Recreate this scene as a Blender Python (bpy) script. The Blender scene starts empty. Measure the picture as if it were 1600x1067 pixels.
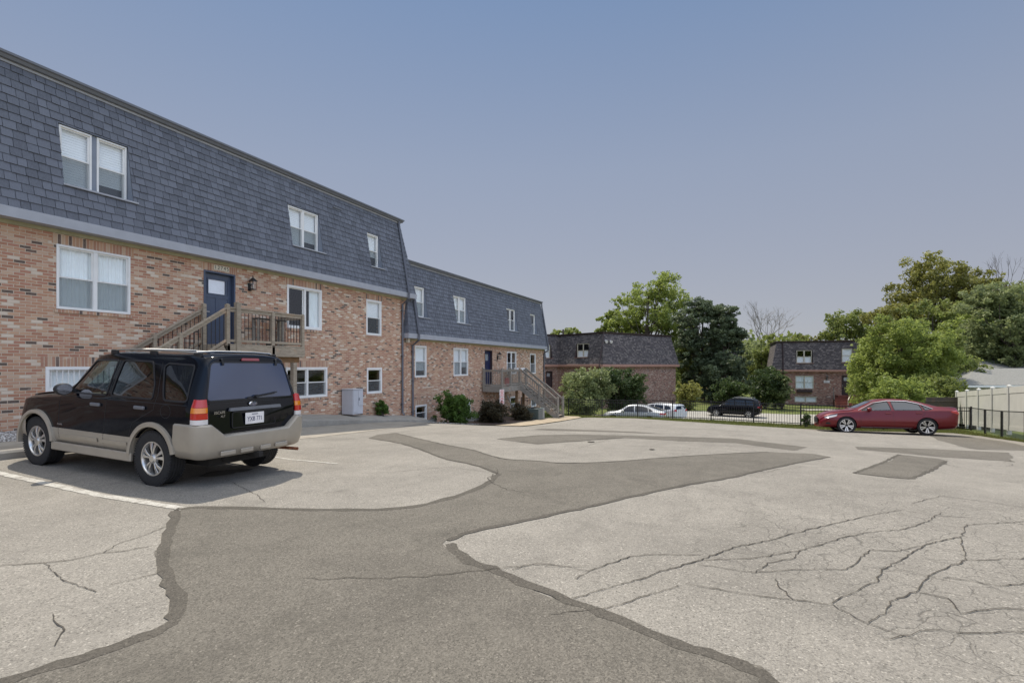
import bpy, bmesh, math, random, json
import numpy as np
from mathutils import Vector, Matrix
from mathutils.bvhtree import BVHTree
from mathutils.geometry import delaunay_2d_cdt
R = math.radians
random.seed(7)
SC = bpy.context.scene
COL = SC.collection

# ---------------------------------------------------------------- camera, sky, sun, exposure
cam_d = bpy.data.cameras.new("camera")
cam = bpy.data.objects.new("camera", cam_d); COL.objects.link(cam)
cam.location = (0, 0, 1.57)
cam.rotation_euler = (R(90), 0, R(23.622 - 90))
cam_d.sensor_width = 36; cam_d.lens = 830 / 1600 * 36
cam_d.shift_y = 38 / 1600
cam_d.clip_start = .05; cam_d.clip_end = 2000
SC.camera = cam
SUN = Vector((.40, .42, 1.0)).normalized()
ELEV = math.asin(SUN.z); AZ = math.atan2(SUN.x, SUN.y)
world = bpy.data.worlds.new("World"); SC.world = world; world.use_nodes = True
wn = world.node_tree.nodes; wl = world.node_tree.links
bg = wn["Background"]
sky = wn.new("ShaderNodeTexSky"); sky.sky_type = 'NISHITA'; sky.sun_disc = False
sky.sun_elevation = ELEV; sky.sun_rotation = AZ
sky.altitude = 300; sky.air_density = 1.0; sky.dust_density = .6; sky.ozone_density = 2.0
# thin even haze veils the clear sky; behind the viewpoint it is boosted, as unseen fill added for the facades
geo = wn.new("ShaderNodeTexCoord"); spz = wn.new("ShaderNodeSeparateXYZ"); wl.new(geo.outputs["Generated"], spz.inputs[0])
hz = wn.new("ShaderNodeValToRGB"); wl.new(spz.outputs[2], hz.inputs[0]); cr = hz.color_ramp
for p_, c_ in ((.0, (.40, .40, .445)), (.12, (.375, .380, .435)), (.34, (.305, .350, .455)), (.62, (.165, .262, .445)), (1.0, (.14, .235, .42))):
    e_ = cr.elements.new(p_); e_.color = (*c_, 1)
cr.elements.remove(cr.elements[0]); cr.elements.remove(cr.elements[-1])
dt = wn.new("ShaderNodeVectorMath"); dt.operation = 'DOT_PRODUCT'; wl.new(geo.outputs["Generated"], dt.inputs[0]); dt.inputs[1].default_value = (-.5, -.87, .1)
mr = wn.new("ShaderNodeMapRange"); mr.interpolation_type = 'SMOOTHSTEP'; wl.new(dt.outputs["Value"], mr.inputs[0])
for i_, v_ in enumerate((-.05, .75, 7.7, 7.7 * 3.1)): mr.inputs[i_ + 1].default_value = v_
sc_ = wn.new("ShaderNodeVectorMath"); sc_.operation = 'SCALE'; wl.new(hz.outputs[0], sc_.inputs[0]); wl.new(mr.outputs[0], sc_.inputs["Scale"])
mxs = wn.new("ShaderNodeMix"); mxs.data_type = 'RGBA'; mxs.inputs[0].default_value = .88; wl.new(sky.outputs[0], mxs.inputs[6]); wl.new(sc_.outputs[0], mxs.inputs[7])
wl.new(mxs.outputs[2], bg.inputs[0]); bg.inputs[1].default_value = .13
sun_d = bpy.data.lights.new("sun", 'SUN'); sun_d.energy = 4.5; sun_d.angle = R(.5); sun_d.color = (1, .93, .81)
sun = bpy.data.objects.new("sun", sun_d); COL.objects.link(sun)
sun.rotation_euler = SUN.to_track_quat('Z', 'Y').to_euler(); sun.location = (0, 0, 40)
SC.view_settings.view_transform = 'Standard'; SC.view_settings.look = 'None'
SC.view_settings.exposure = 0.0; SC.view_settings.gamma = 1
SC.cycles.max_bounces = 8; SC.cycles.transparent_max_bounces = 24

# ---------------------------------------------------------------- materials
MATS = {}
class NT:
    def __init__(s, name):
        s.m = bpy.data.materials.new(name); s.m.use_nodes = True
        s.n = s.m.node_tree.nodes; s.l = s.m.node_tree.links
        s.b = s.n["Principled BSDF"]; MATS[name] = s.m
    def node(s, t, **kw):
        x = s.n.new(t)
        for k, v in kw.items():
            if k.startswith('i_'): x.inputs[k[2:].replace('_', ' ')].default_value = v
            else: setattr(x, k, v)
        return x
    def link(s, a, b): s.l.new(a, b)
    def obj(s):
        return s.node("ShaderNodeTexCoord").outputs["Object"]
    def noise(s, vec, scale, detail=4, rough=.55, dist=0):
        x = s.node("ShaderNodeTexNoise"); x.inputs["Scale"].default_value = scale
        x.inputs["Detail"].default_value = detail; x.inputs["Roughness"].default_value = rough
        x.inputs["Distortion"].default_value = dist
        if vec is not None: s.link(vec, x.inputs["Vector"])
        return x.outputs["Fac"]
    def ramp(s, fac, stops, const=False):
        x = s.node("ShaderNodeValToRGB"); cr = x.color_ramp
        if const: cr.interpolation = 'CONSTANT'
        while len(cr.elements) > len(stops): cr.elements.remove(cr.elements[-1])
        while len(cr.elements) < len(stops): cr.elements.new(1)
        for e, (p, c) in zip(cr.elements, stops):
            e.position = p; e.color = (*c, 1) if len(c) == 3 else c
        s.link(fac, x.inputs[0]); return x.outputs[0]
    def mix(s, fac, a, b, mode='MIX'):
        x = s.node("ShaderNodeMix", data_type='RGBA', blend_type=mode)
        if isinstance(fac, (int, float)): x.inputs[0].default_value = fac
        else: s.link(fac, x.inputs[0])
        for i, v in ((6, a), (7, b)):
            if isinstance(v, tuple): x.inputs[i].default_value = (*v, 1)
            else: s.link(v, x.inputs[i])
        return x.outputs[2]
    def math(s, op, a, b=0.0, c=None):
        x = s.node("ShaderNodeMath", operation=op)
        for i, v in enumerate((a, b) if c is None else (a, b, c)):
            if isinstance(v, (int, float)): x.inputs[i].default_value = v
            else: s.link(v, x.inputs[i])
        return x.outputs[0]
    def maprange(s, v, a, b, c=0., d=1.):
        x = s.node("ShaderNodeMapRange"); s.link(v, x.inputs[0])
        for i, q in enumerate((a, b, c, d)): x.inputs[i + 1].default_value = q
        return x.outputs[0]
    def bump(s, h, strength=.3, dist=.01, normal=None):
        x = s.node("ShaderNodeBump"); x.inputs["Strength"].default_value = strength
        x.inputs["Distance"].default_value = dist; s.link(h, x.inputs["Height"])
        if normal is not None: s.link(normal, x.inputs["Normal"])
        return x.outputs[0]
    def scalev(s, vec, sc):
        x = s.node("ShaderNodeMapping"); x.inputs["Scale"].default_value = sc; s.link(vec, x.inputs[0]); return x.outputs[0]
    def base(s, c, rough=.7, metal=0, spec=None):
        if isinstance(c, tuple): s.b.inputs["Base Color"].default_value = (*c, 1)
        else: s.link(c, s.b.inputs["Base Color"])
        if isinstance(rough, (int, float)): s.b.inputs["Roughness"].default_value = rough
        else: s.link(rough, s.b.inputs["Roughness"])
        s.b.inputs["Metallic"].default_value = metal
        if spec is not None: s.b.inputs["Specular IOR Level"].default_value = spec
    def nrm(s, x): s.link(x, s.b.inputs["Normal"])

def simple(name, c, rough=.6, metal=0, var=.12, scale=6, coat=0, spec=None, bump=0, bscale=60):
    t = NT(name); o = t.obj()
    n = t.noise(o, scale, 5)
    lo = tuple(max(0, v * (1 - var)) for v in c); hi = tuple(min(1, v * (1 + var)) for v in c)
    t.base(t.ramp(n, [(.3, lo), (.7, hi)]), rough, metal, spec)
    if coat: t.b.inputs["Coat Weight"].default_value = coat; t.b.inputs["Coat Roughness"].default_value = .03
    if bump: t.nrm(t.bump(t.noise(o, bscale, 3), bump, .004))
    return t.m

def brick_mat(name, cols, mortar, rot=False, dirt=.15, bw=.20, rh=.0655):
    t = NT(name); o = t.obj()
    sp = t.node("ShaderNodeSeparateXYZ"); t.link(o, sp.inputs[0])
    h = t.math('ADD', sp.outputs[0], sp.outputs[1])
    cb = t.node("ShaderNodeCombineXYZ")
    if rot: t.link(sp.outputs[2], cb.inputs[0]); t.link(h, cb.inputs[1])
    else: t.link(h, cb.inputs[0]); t.link(sp.outputs[2], cb.inputs[1])
    nz = t.node("ShaderNodeTexNoise"); nz.inputs["Scale"].default_value = 5; t.link(o, nz.inputs["Vector"])
    br = t.node("ShaderNodeTexBrick", offset=.5, offset_frequency=2)
    t.link(cb.outputs[0], br.inputs["Vector"])
    for k, v in (("Color1", (0, 0, 0, 1)), ("Color2", (1, 1, 1, 1)), ("Mortar", (.5, .5, .5, 1)), ("Scale", 1), ("Mortar Size", .0065), ("Mortar Smooth", .25), ("Bias", 0), ("Brick Width", bw), ("Row Height", rh)):
        br.inputs[k].default_value = v
    c = t.ramp(br.outputs["Color"], cols, const=True)
    n1 = t.noise(o, 45, 4, .65); c = t.mix(t.maprange(n1, .3, .75, 0, .45), c, t.mix(.5, c, mortar))
    wear = t.noise(o, .7, 3, .5); 
    smear = t.noise(t.scalev(o, (3.5, 3.5, 9)), 1.0, 3, .6)
    c = t.mix(t.maprange(smear, .60, .72, 0, .55), c, tuple(min(1, v * 1.25) for v in mortar))
    c = t.mix(t.maprange(wear, .35, .75, 0, dirt * 1.5), c, tuple(v * .55 for v in cols[1][1]))
    run = t.noise(t.scalev(o, (2.6, 2.6, .22)), 1.0, 5, .65); patchy = t.noise(o, .45, 4, .6)
    c = t.mix(t.maprange(run, .56, .74, 0, .30), c, tuple(v * .42 for v in cols[1][1]))
    c = t.mix(t.maprange(patchy, .54, .70, 0, .22), c, cols[4][1])
    mt = t.mix(t.noise(o, 30, 3), tuple(v * .8 for v in mortar), tuple(min(1, v * 1.15) for v in mortar))
    c = t.mix(br.outputs["Fac"], c, mt)
    t.base(c, .88, 0, .3)
    hgt = t.math('ADD', t.math('MULTIPLY', t.math('SUBTRACT', 1, br.outputs["Fac"]), 1.0), t.math('MULTIPLY', n1, .35))
    t.nrm(t.bump(hgt, .7, .008)); return t.m

BR1 = [(0, (.07, .055, .05)), (.065, (.41, .185, .11)), (.25, (.49, .255, .155)), (.42, (.55, .335, .215)), (.58, (.44, .20, .13)), (.70, (.58, .395, .275)), (.82, (.51, .295, .195)), (.91, (.70, .59, .47))]
brick_mat("tan_brick", BR1, (.60, .505, .385))
brick_mat("tan_brick_soldier", [(0, (.08, .06, .06)), (.07, (.40, .20, .13)), (.35, (.50, .29, .18)), (.6, (.44, .23, .15)), (.8, (.56, .40, .28))], (.60, .50, .39), rot=False, bw=.0705, rh=.60)
BR3 = [(0, (.10, .06, .055)), (.10, (.30, .15, .11)), (.4, (.37, .19, .14)), (.7, (.42, .25, .19)), (.86, (.58, .45, .37))]
brick_mat("red_brick", BR3, (.30, .24, .2))

def shingle_mat(name, c, var=.25):
    t = NT(name); o = t.obj()
    g = t.node("ShaderNodeNewGeometry").outputs["Random Per Island"]
    a = tuple(v * (1 - var) for v in c); b = tuple(v * (1 + var) for v in c)
    col = t.ramp(g, [(0, a), (1, b)])
    st = t.noise(t.scalev(o, (60, 60, 3)), 1.0, 4, .7)
    col = t.mix(t.maprange(st, .35, .75, 0, .5), col, tuple(v * 1.75 for v in c))
    t.base(col, .75, 0, .35); t.nrm(t.bump(st, .35, .003)); return t.m
shingle_mat("blue_slate", (.118, .126, .148))

def far_shingle_mat(name, cols):
    t = NT(name); o = t.obj()
    sp = t.node("ShaderNodeSeparateXYZ"); t.link(o, sp.inputs[0])
    cb = t.node("ShaderNodeCombineXYZ"); t.link(t.math('ADD', sp.outputs[0], sp.outputs[1]), cb.inputs[0]); t.link(sp.outputs[2], cb.inputs[1])
    br = t.node("ShaderNodeTexBrick", offset=.5, offset_frequency=2); t.link(cb.outputs[0], br.inputs["Vector"])
    for k, v in (("Color1", (0, 0, 0, 1)), ("Color2", (1, 1, 1, 1)), ("Mortar", (0, 0, 0, 1)), ("Scale", 1), ("Mortar Size", .012), ("Mortar Smooth", .3), ("Bias", 0), ("Brick Width", .28), ("Row Height", .17)):
        br.inputs[k].default_value = v
    c = t.ramp(br.outputs["Color"], cols)
    c = t.mix(t.maprange(t.noise(o, 14, 4), .35, .7, 0, .5), c, tuple(v * .6 for v in cols[0][1]))
    c = t.mix(br.outputs["Fac"], c, (.012, .011, .012))
    t.base(c, .9); t.nrm(t.bump(t.math('SUBTRACT', br.outputs["Color"], br.outputs["Fac"]), .6, .02)); return t.m
far_shingle_mat("brown_shingle", [(0, (.08, .068, .07)), (.5, (.135, .117, .117)), (1, (.25, .215, .20))])
far_shingle_mat("grey_shingle_unused", [(0, (.16, .155, .14)), (1, (.25, .24, .22))])

def asphalt(name, c, speck=.5, crackzone=None, stain=.3):
    t = NT(name); o = t.obj()
    v1 = t.node("ShaderNodeTexVoronoi"); v1.inputs["Scale"].default_value = 95; t.link(o, v1.inputs["Vector"])
    v2 = t.node("ShaderNodeTexVoronoi"); v2.inputs["Scale"].default_value = 240; t.link(o, v2.inputs["Vector"])
    s1 = t.node("ShaderNodeSeparateColor"); t.link(v1.outputs["Color"], s1.inputs[0])
    s2 = t.node("ShaderNodeSeparateColor"); t.link(v2.outputs["Color"], s2.inputs[0])
    ag = t.math('ADD', t.math('MULTIPLY', s1.outputs[0], .5), t.math('MULTIPLY', s2.outputs[0], .5))
    lo = tuple(v * (1 - speck) for v in c); hi = tuple(v * (1 + speck) for v in c)
    col = t.ramp(ag, [(.12, lo), (.5, c), (.88, hi)])
    big = t.noise(o, .35, 6, .62, .6); med = t.noise(o, 1.1, 7, .7, .8)
    col = t.mix(t.maprange(big, .42, .68, 0, stain), col, tuple(v * .52 for v in c))
    mid = t.noise(t.scalev(o, (1, 1, 1)), 2.2, 6, .68)
    col = t.mix(t.maprange(med, .53, .70, 0, stain * 1.1), col, tuple(v * .50 for v in c))
    col = t.mix(t.maprange(med, .45, .30, 0, stain * .8), col, tuple(min(1, v * 1.35) for v in c))
    tyre = t.noise(t.scalev(o, (.25, 2.2, 1)), 1.0, 4, .6)
    col = t.mix(t.maprange(tyre, .52, .72, 0, .30), col, tuple(v * .58 for v in c))
    spot = t.noise(o, 6.5, 2, .5)
    col = t.mix(t.maprange(spot, .70, .76, 0, .45), col, tuple(v * .45 for v in c))
    col = t.mix(t.maprange(mid, .50, .78, 0, .35), col, tuple(v * .62 for v in c))
    col = t.mix(t.maprange(mid, .46, .25, 0, .35), col, tuple(min(1, v * 1.3) for v in c))
    # sparse bright stones and dark grit
    col = t.mix(t.maprange(s1.outputs[1], .965, .975, 0, .45), col, tuple(min(1, v * 2.1) for v in c))
    col = t.mix(t.maprange(s1.outputs[2], .95, .96, 0, .6), col, tuple(v * .35 for v in c))
    h = t.math('ADD', t.math('MULTIPLY', v1.outputs["Distance"], -.6), t.noise(o, 90, 3, .6))
    if crackzone:
        cx, cy, r = crackzone
        wv = t.node("ShaderNodeTexNoise"); wv.inputs["Scale"].default_value = 2.6; wv.inputs["Detail"].default_value = 5; t.link(o, wv.inputs["Vector"])
        add = t.node("ShaderNodeVectorMath", operation='MULTIPLY_ADD'); t.link(wv.outputs["Color"], add.inputs[0]); add.inputs[1].default_value = (.45, .45, 0); t.link(o, add.inputs[2])
        masks = []
        vd = t.node("ShaderNodeVectorMath", operation='DISTANCE'); t.link(o, vd.inputs[0]); vd.inputs[1].default_value = (cx, cy, 0)
        zone = t.math('ADD', vd.outputs["Value"], t.math('MULTIPLY', t.noise(o, .9, 3), 2.4))
        zone = t.maprange(zone, r + .2, r + 1.6, 1, 0)
        for sc, wd in ((3.3, .017), (6.6, .012)):
            v = t.node("ShaderNodeTexVoronoi", feature='DISTANCE_TO_EDGE'); v.inputs["Scale"].default_value = sc; t.link(add.outputs[0], v.inputs["Vector"])
            brk = t.noise(o, 1.5, 3)
            m = t.math('MULTIPLY', t.maprange(v.outputs["Distance"], 0, wd, 1, 0), t.maprange(brk, .26, .40, 0, 1))
            masks.append(m)
        m = t.math('MULTIPLY', t.math('MAXIMUM', masks[0], t.math('MULTIPLY', masks[1], .75)), zone)
        col = t.mix(t.math('MULTIPLY', m, .65), col, tuple(v * .25 for v in c))
        h = t.math('SUBTRACT', h, t.math('MULTIPLY', m, .8))
    t.base(col, .93, 0, .25); t.nrm(t.bump(h, .55, .006)); return t.m
asphalt("old_asphalt", (.262, .240, .206), .34, crackzone=(5.6, -2.2, 3.0), stain=.34)
asphalt("patch_asphalt", (.148, .133, .110), .42, stain=.40)
asphalt("seal_asphalt", (.100, .089, .073), .35, stain=.2)
asphalt("crack_dark", (.075, .066, .054), .3, stain=.1)
asphalt("far_road", (.36, .34, .30), .2, stain=.2)
def concrete(name, c):
    t = NT(name); o = t.obj()
    n = t.noise(o, 3, 7, .65); f = t.noise(o, 60, 3, .6); b = t.noise(o, .5, 3)
    col = t.ramp(n, [(.3, tuple(v * .78 for v in c)), (.7, tuple(v * 1.12 for v in c))])
    col = t.mix(t.maprange(f, .35, .7, 0, .22), col, tuple(v * .6 for v in c))
    col = t.mix(t.maprange(b, .45, .7, 0, .3), col, tuple(v * .6 for v in c))
    t.base(col, .9, 0, .25); t.nrm(t.bump(f, .35, .004)); return t.m
concrete("apron_concrete", (.37, .33, .27)); concrete("pad_concrete", (.36, .335, .29)); concrete("curb_concrete", (.31, .29, .26)); concrete("tan_walk", (.42, .34, .24))
def paint_mat():
    t = NT("worn_paint"); o = t.obj()
    n = t.noise(o, 9, 8, .75); f = t.noise(o, 70, 3, .7)
    m = t.maprange(t.math('ADD', t.math('MULTIPLY', n, .6), t.math('MULTIPLY', f, .4)), .43, .53, 1, 0)
    t.base(t.mix(m, (.47, .45, .40), (.26, .235, .20)), .8); return t.m
paint_mat()
def grass_mat():
    t = NT("grass"); o = t.obj()
    n = t.noise(o, .6, 5, .6); f = t.noise(o, 22, 5, .7)
    c = t.ramp(n, [(.3, (.09, .12, .03)), (.55, (.15, .175, .05)), (.75, (.23, .20, .09))])
    c = t.mix(t.maprange(f, .4, .65, 0, .6), c, (.045, .06, .016)); t.base(c, .95, 0, .2)
    t.nrm(t.bump(f, .8, .05)); return t.m
grass_mat()
def leaf_mat(name, dark, light, trans=.45, rough=.5):
    t = NT(name)
    g = t.node("ShaderNodeNewGeometry").outputs["Random Per Island"]
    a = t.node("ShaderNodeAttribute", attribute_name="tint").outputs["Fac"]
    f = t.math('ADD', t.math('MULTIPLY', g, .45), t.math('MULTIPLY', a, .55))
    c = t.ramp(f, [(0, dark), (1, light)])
    t.base(c, rough, 0, .3)
    tr = t.node("ShaderNodeBsdfTranslucent"); t.link(t.mix(.5, c, tuple(min(1, v * 1.3) for v in light)), tr.inputs[0])
    mx = t.node("ShaderNodeMixShader"); mx.inputs[0].default_value = trans
    t.link(t.b.outputs[0], mx.inputs[1]); t.link(tr.outputs[0], mx.inputs[2])
    t.link(mx.outputs[0], t.n["Material Output"].inputs[0]); return t.m
leaf_mat("leaf_green", (.055, .08, .022), (.28, .32, .09))
leaf_mat("leaf_bright", (.075, .11, .022), (.36, .42, .11), .5)
leaf_mat("leaf_yellow", (.075, .088, .024), (.34, .33, .09))
leaf_mat("leaf_pale", (.07, .10, .035), (.32, .36, .16))
leaf_mat("leaf_pine", (.04, .062, .035), (.17, .21, .11), .3)
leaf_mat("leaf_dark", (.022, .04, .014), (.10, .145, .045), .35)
leaf_mat("leaf_barberry", (.020, .022, .012), (.075, .060, .03), .25)
leaf_mat("leaf_shrub", (.03, .06, .012), (.13, .22, .04), .35)
leaf_mat("grass_blade", (.05, .08, .015), (.22, .22, .07), .4)
simple("bark", (.10, .08, .062), .95, var=.4, scale=9, bump=.5, bscale=25)
simple("bark_pale", (.26, .23, .20), .95, var=.3, scale=9)
simple("white_vinyl", (.80, .79, .76), .45, var=.03)
simple("screen_frame", (.62, .63, .66), .5, var=.05)
simple("trim_blue_grey", (.21, .235, .28), .5, var=.08, scale=3)
simple("trim_light", (.37, .38, .41), .5, var=.08, scale=3)
simple("trim_olive", (.36, .33, .20), .6, var=.1)
simple("gutter_grey", (.145, .15, .165), .4, var=.1)
simple("downspout_metal", (.10, .105, .125), .4, var=.1)
simple("grey_shingle", (.22, .215, .195), .95, var=.22, scale=12, bump=.5, bscale=30)
simple("roof_flat", (.12, .115, .11), .95)
simple("door_blue", (.058, .078, .125), .35, var=.08)
simple("door_dark_blue", (.018, .024, .075), .3, var=.08)
simple("black_metal", (.012, .012, .014), .4, 0, var=.2)
simple("baluster_black", (.014, .013, .013), .45)
simple("chrome", (.75, .75, .76), .15, 1, var=.03)
simple("brushed_nickel", (.55, .54, .52), .35, 1, var=.05)
simple("pink_trim", (.40, .22, .165), .7, var=.12, scale=3)
simple("cream_paint", (.55, .50, .40), .6)
simple("utility_metal", (.50, .51, .54), .45, var=.05)
simple("ac_green", (.075, .095, .085), .5); simple("ac_grey", (.30, .30, .28), .5)
simple("curtain", (.90, .93, .92), .9, var=.04)
simple("blind", (.92, .93, .93), .7, var=.03)
simple("room_dark", (.03, .03, .032), .95)
simple("room_grey", (.14, .15, .15), .95)
simple("vinyl_fence", (.66, .64, .58), .5, var=.06, scale=2)
simple("shed_wall", (.50, .49, .45), .7)
simple("red_paint", (.45, .03, .03), .5); simple("sign_white", (.75, .72, .70), .5)
simple("sign_red", (.55, .10, .09), .5)
simple("brown_frame", (.05, .03, .03), .6); simple("brick_steps", (.17, .05, .035), .85, var=.3, scale=8)
simple("mulch", (.075, .05, .035), .98, var=.4, scale=25, bump=.8, bscale=40)
simple("tile_cream", (.62, .57, .45), .5); simple("tile_black", (.03, .03, .03), .5)
def wood(name, c, dark):
    t = NT(name); o = t.obj()
    n = t.noise(t.scalev(o, (2.5, 14, 14)), 2.2, 6, .65, .6); b = t.noise(o, 1.3, 4, .6)
    col = t.ramp(n, [(.3, dark), (.65, c)])
    col = t.mix(t.maprange(b, .45, .65, 0, .55), col, tuple(v * .55 for v in c))
    col = t.mix(t.maprange(t.noise(o, 2.1, 3), .58, .7, 0, .6), col, (c[0] * 1.3, c[1] * 1.0, c[2] * .8))
    t.base(col, .88, 0, .25); t.nrm(t.bump(n, .4, .004)); return t.m
wood("weathered_wood", (.44, .37, .28), (.22, .18, .13)); wood("grey_wood", (.36, .33, .28), (.18, .16, .135)); wood("orange_wood", (.30, .19, .10), (.14, .08, .045))
wood("dark_wood", (.13, .11, .09), (.06, .05, .04))
# gravel
def gravel_mat():
    t = NT("gravel"); g = t.node("ShaderNodeNewGeometry").outputs["Random Per Island"]
    t.base(t.ramp(g, [(0, (.10, .09, .08)), (.4, (.30, .27, .24)), (.8, (.48, .45, .41)), (1, (.65, .63, .6))]), .85); return t.m
gravel_mat(); simple("gravel_bed", (.16, .145, .13), .95, var=.5, scale=40, bump=.8, bscale=40)
# glass
def glass(name, tint, clear=.5, rough=.02):
    t = NT(name)
    tr = t.node("ShaderNodeBsdfTransparent"); tr.inputs[0].default_value = (*tint, 1)
    gl = t.node("ShaderNodeBsdfGlossy"); gl.inputs["Roughness"].default_value = rough; gl.inputs[0].default_value = (.92, .95, 1, 1)
    lw = t.node("ShaderNodeLayerWeight"); lw.inputs[0].default_value = .5
    f = t.math('ADD', t.math('MULTIPLY', t.math('POWER', lw.outputs["Facing"], 4.0), .9), .055 + 1 - clear)
    mx = t.node("ShaderNodeMixShader"); t.link(f, mx.inputs[0]); t.link(tr.outputs[0], mx.inputs[1]); t.link(gl.outputs[0], mx.inputs[2])
    t.link(mx.outputs[0], t.n["Material Output"].inputs[0]); return t.m
glass("window_glass", (.96, .98, .98), .99); glass("screen_mesh", (.60, .62, .62), .97, .6); glass("car_glass_clear", (.55, .62, .58), .98); glass("car_glass_tint", (.05, .055, .06), .95); glass("frosted", (.8, .85, .9), .55, .25)
def solid_glass(name, c):
    t = NT(name); t.base(c, .04, 0, .8); t.b.inputs["Coat Weight"].default_value = .6; t.b.inputs["Coat Roughness"].default_value = .02; return t.m
solid_glass("dark_glass", (.008, .010, .014)); solid_glass("rear_glass", (.020, .036, .085)); solid_glass("blue_glass", (.05, .065, .09))
# car materials
def car_paint(name, c, metal=.0, rough=.28, coat=1, flake=.1, spec=.5):
    t = NT(name); o = t.obj()
    n = t.noise(o, 900, 1); t.base(t.ramp(n, [(.4, tuple(v * (1 - flake) for v in c)), (.6, tuple(v * (1 + flake) for v in c))]), rough, metal)
    t.b.inputs["Coat Weight"].default_value = coat; t.b.inputs["Specular IOR Level"].default_value = spec
    d = t.noise(o, 3, 6, .7)
    t.link(t.maprange(d, .3, .8, .02, .10), t.b.inputs["Coat Roughness"]); return t.m
car_paint("black_paint", (.003, .0035, .006), 0, .06, coat=.12, spec=.26); car_paint("red_car_paint", (.15, .003, .008), .2, .3, coat=.35, flake=.25)
car_paint("silver_paint", (.55, .56, .57), .6, .35); car_paint("white_paint", (.72, .73, .75), .1, .4)
simple("beige_cladding", (.37, .33, .27), .38, .25, var=.06, scale=5, coat=.3)
simple("tyre_rubber", (.018, .018, .019), .8, var=.25, scale=30); simple("black_plastic", (.015, .015, .017), .6); simple("underbody", (.02, .018, .016), .9, var=.4)
simple("alloy", (.62, .61, .59), .28, .85, var=.05); simple("alloy_dark", (.02, .02, .022), .3, .3)
simple("rust", (.20, .07, .03), .9, var=.5, scale=20)
simple("seat_cloth", (.035, .035, .038), .9); simple("dash_grey", (.12, .12, .115), .8)
def lens(name, c):
    t = NT(name); t.base(c, .08, 0, .6); t.b.inputs["Coat Weight"].default_value = 1; return t.m
lens("lens_red", (.50, .012, .012)); lens("lens_amber", (.75, .22, .01)); lens("lens_clear", (.72, .68, .66)); lens("lens_brake", (.28, .02, .03)); lens("headlight", (.40, .40, .42))
lens("plate_blue", (.03, .04, .12))
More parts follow.
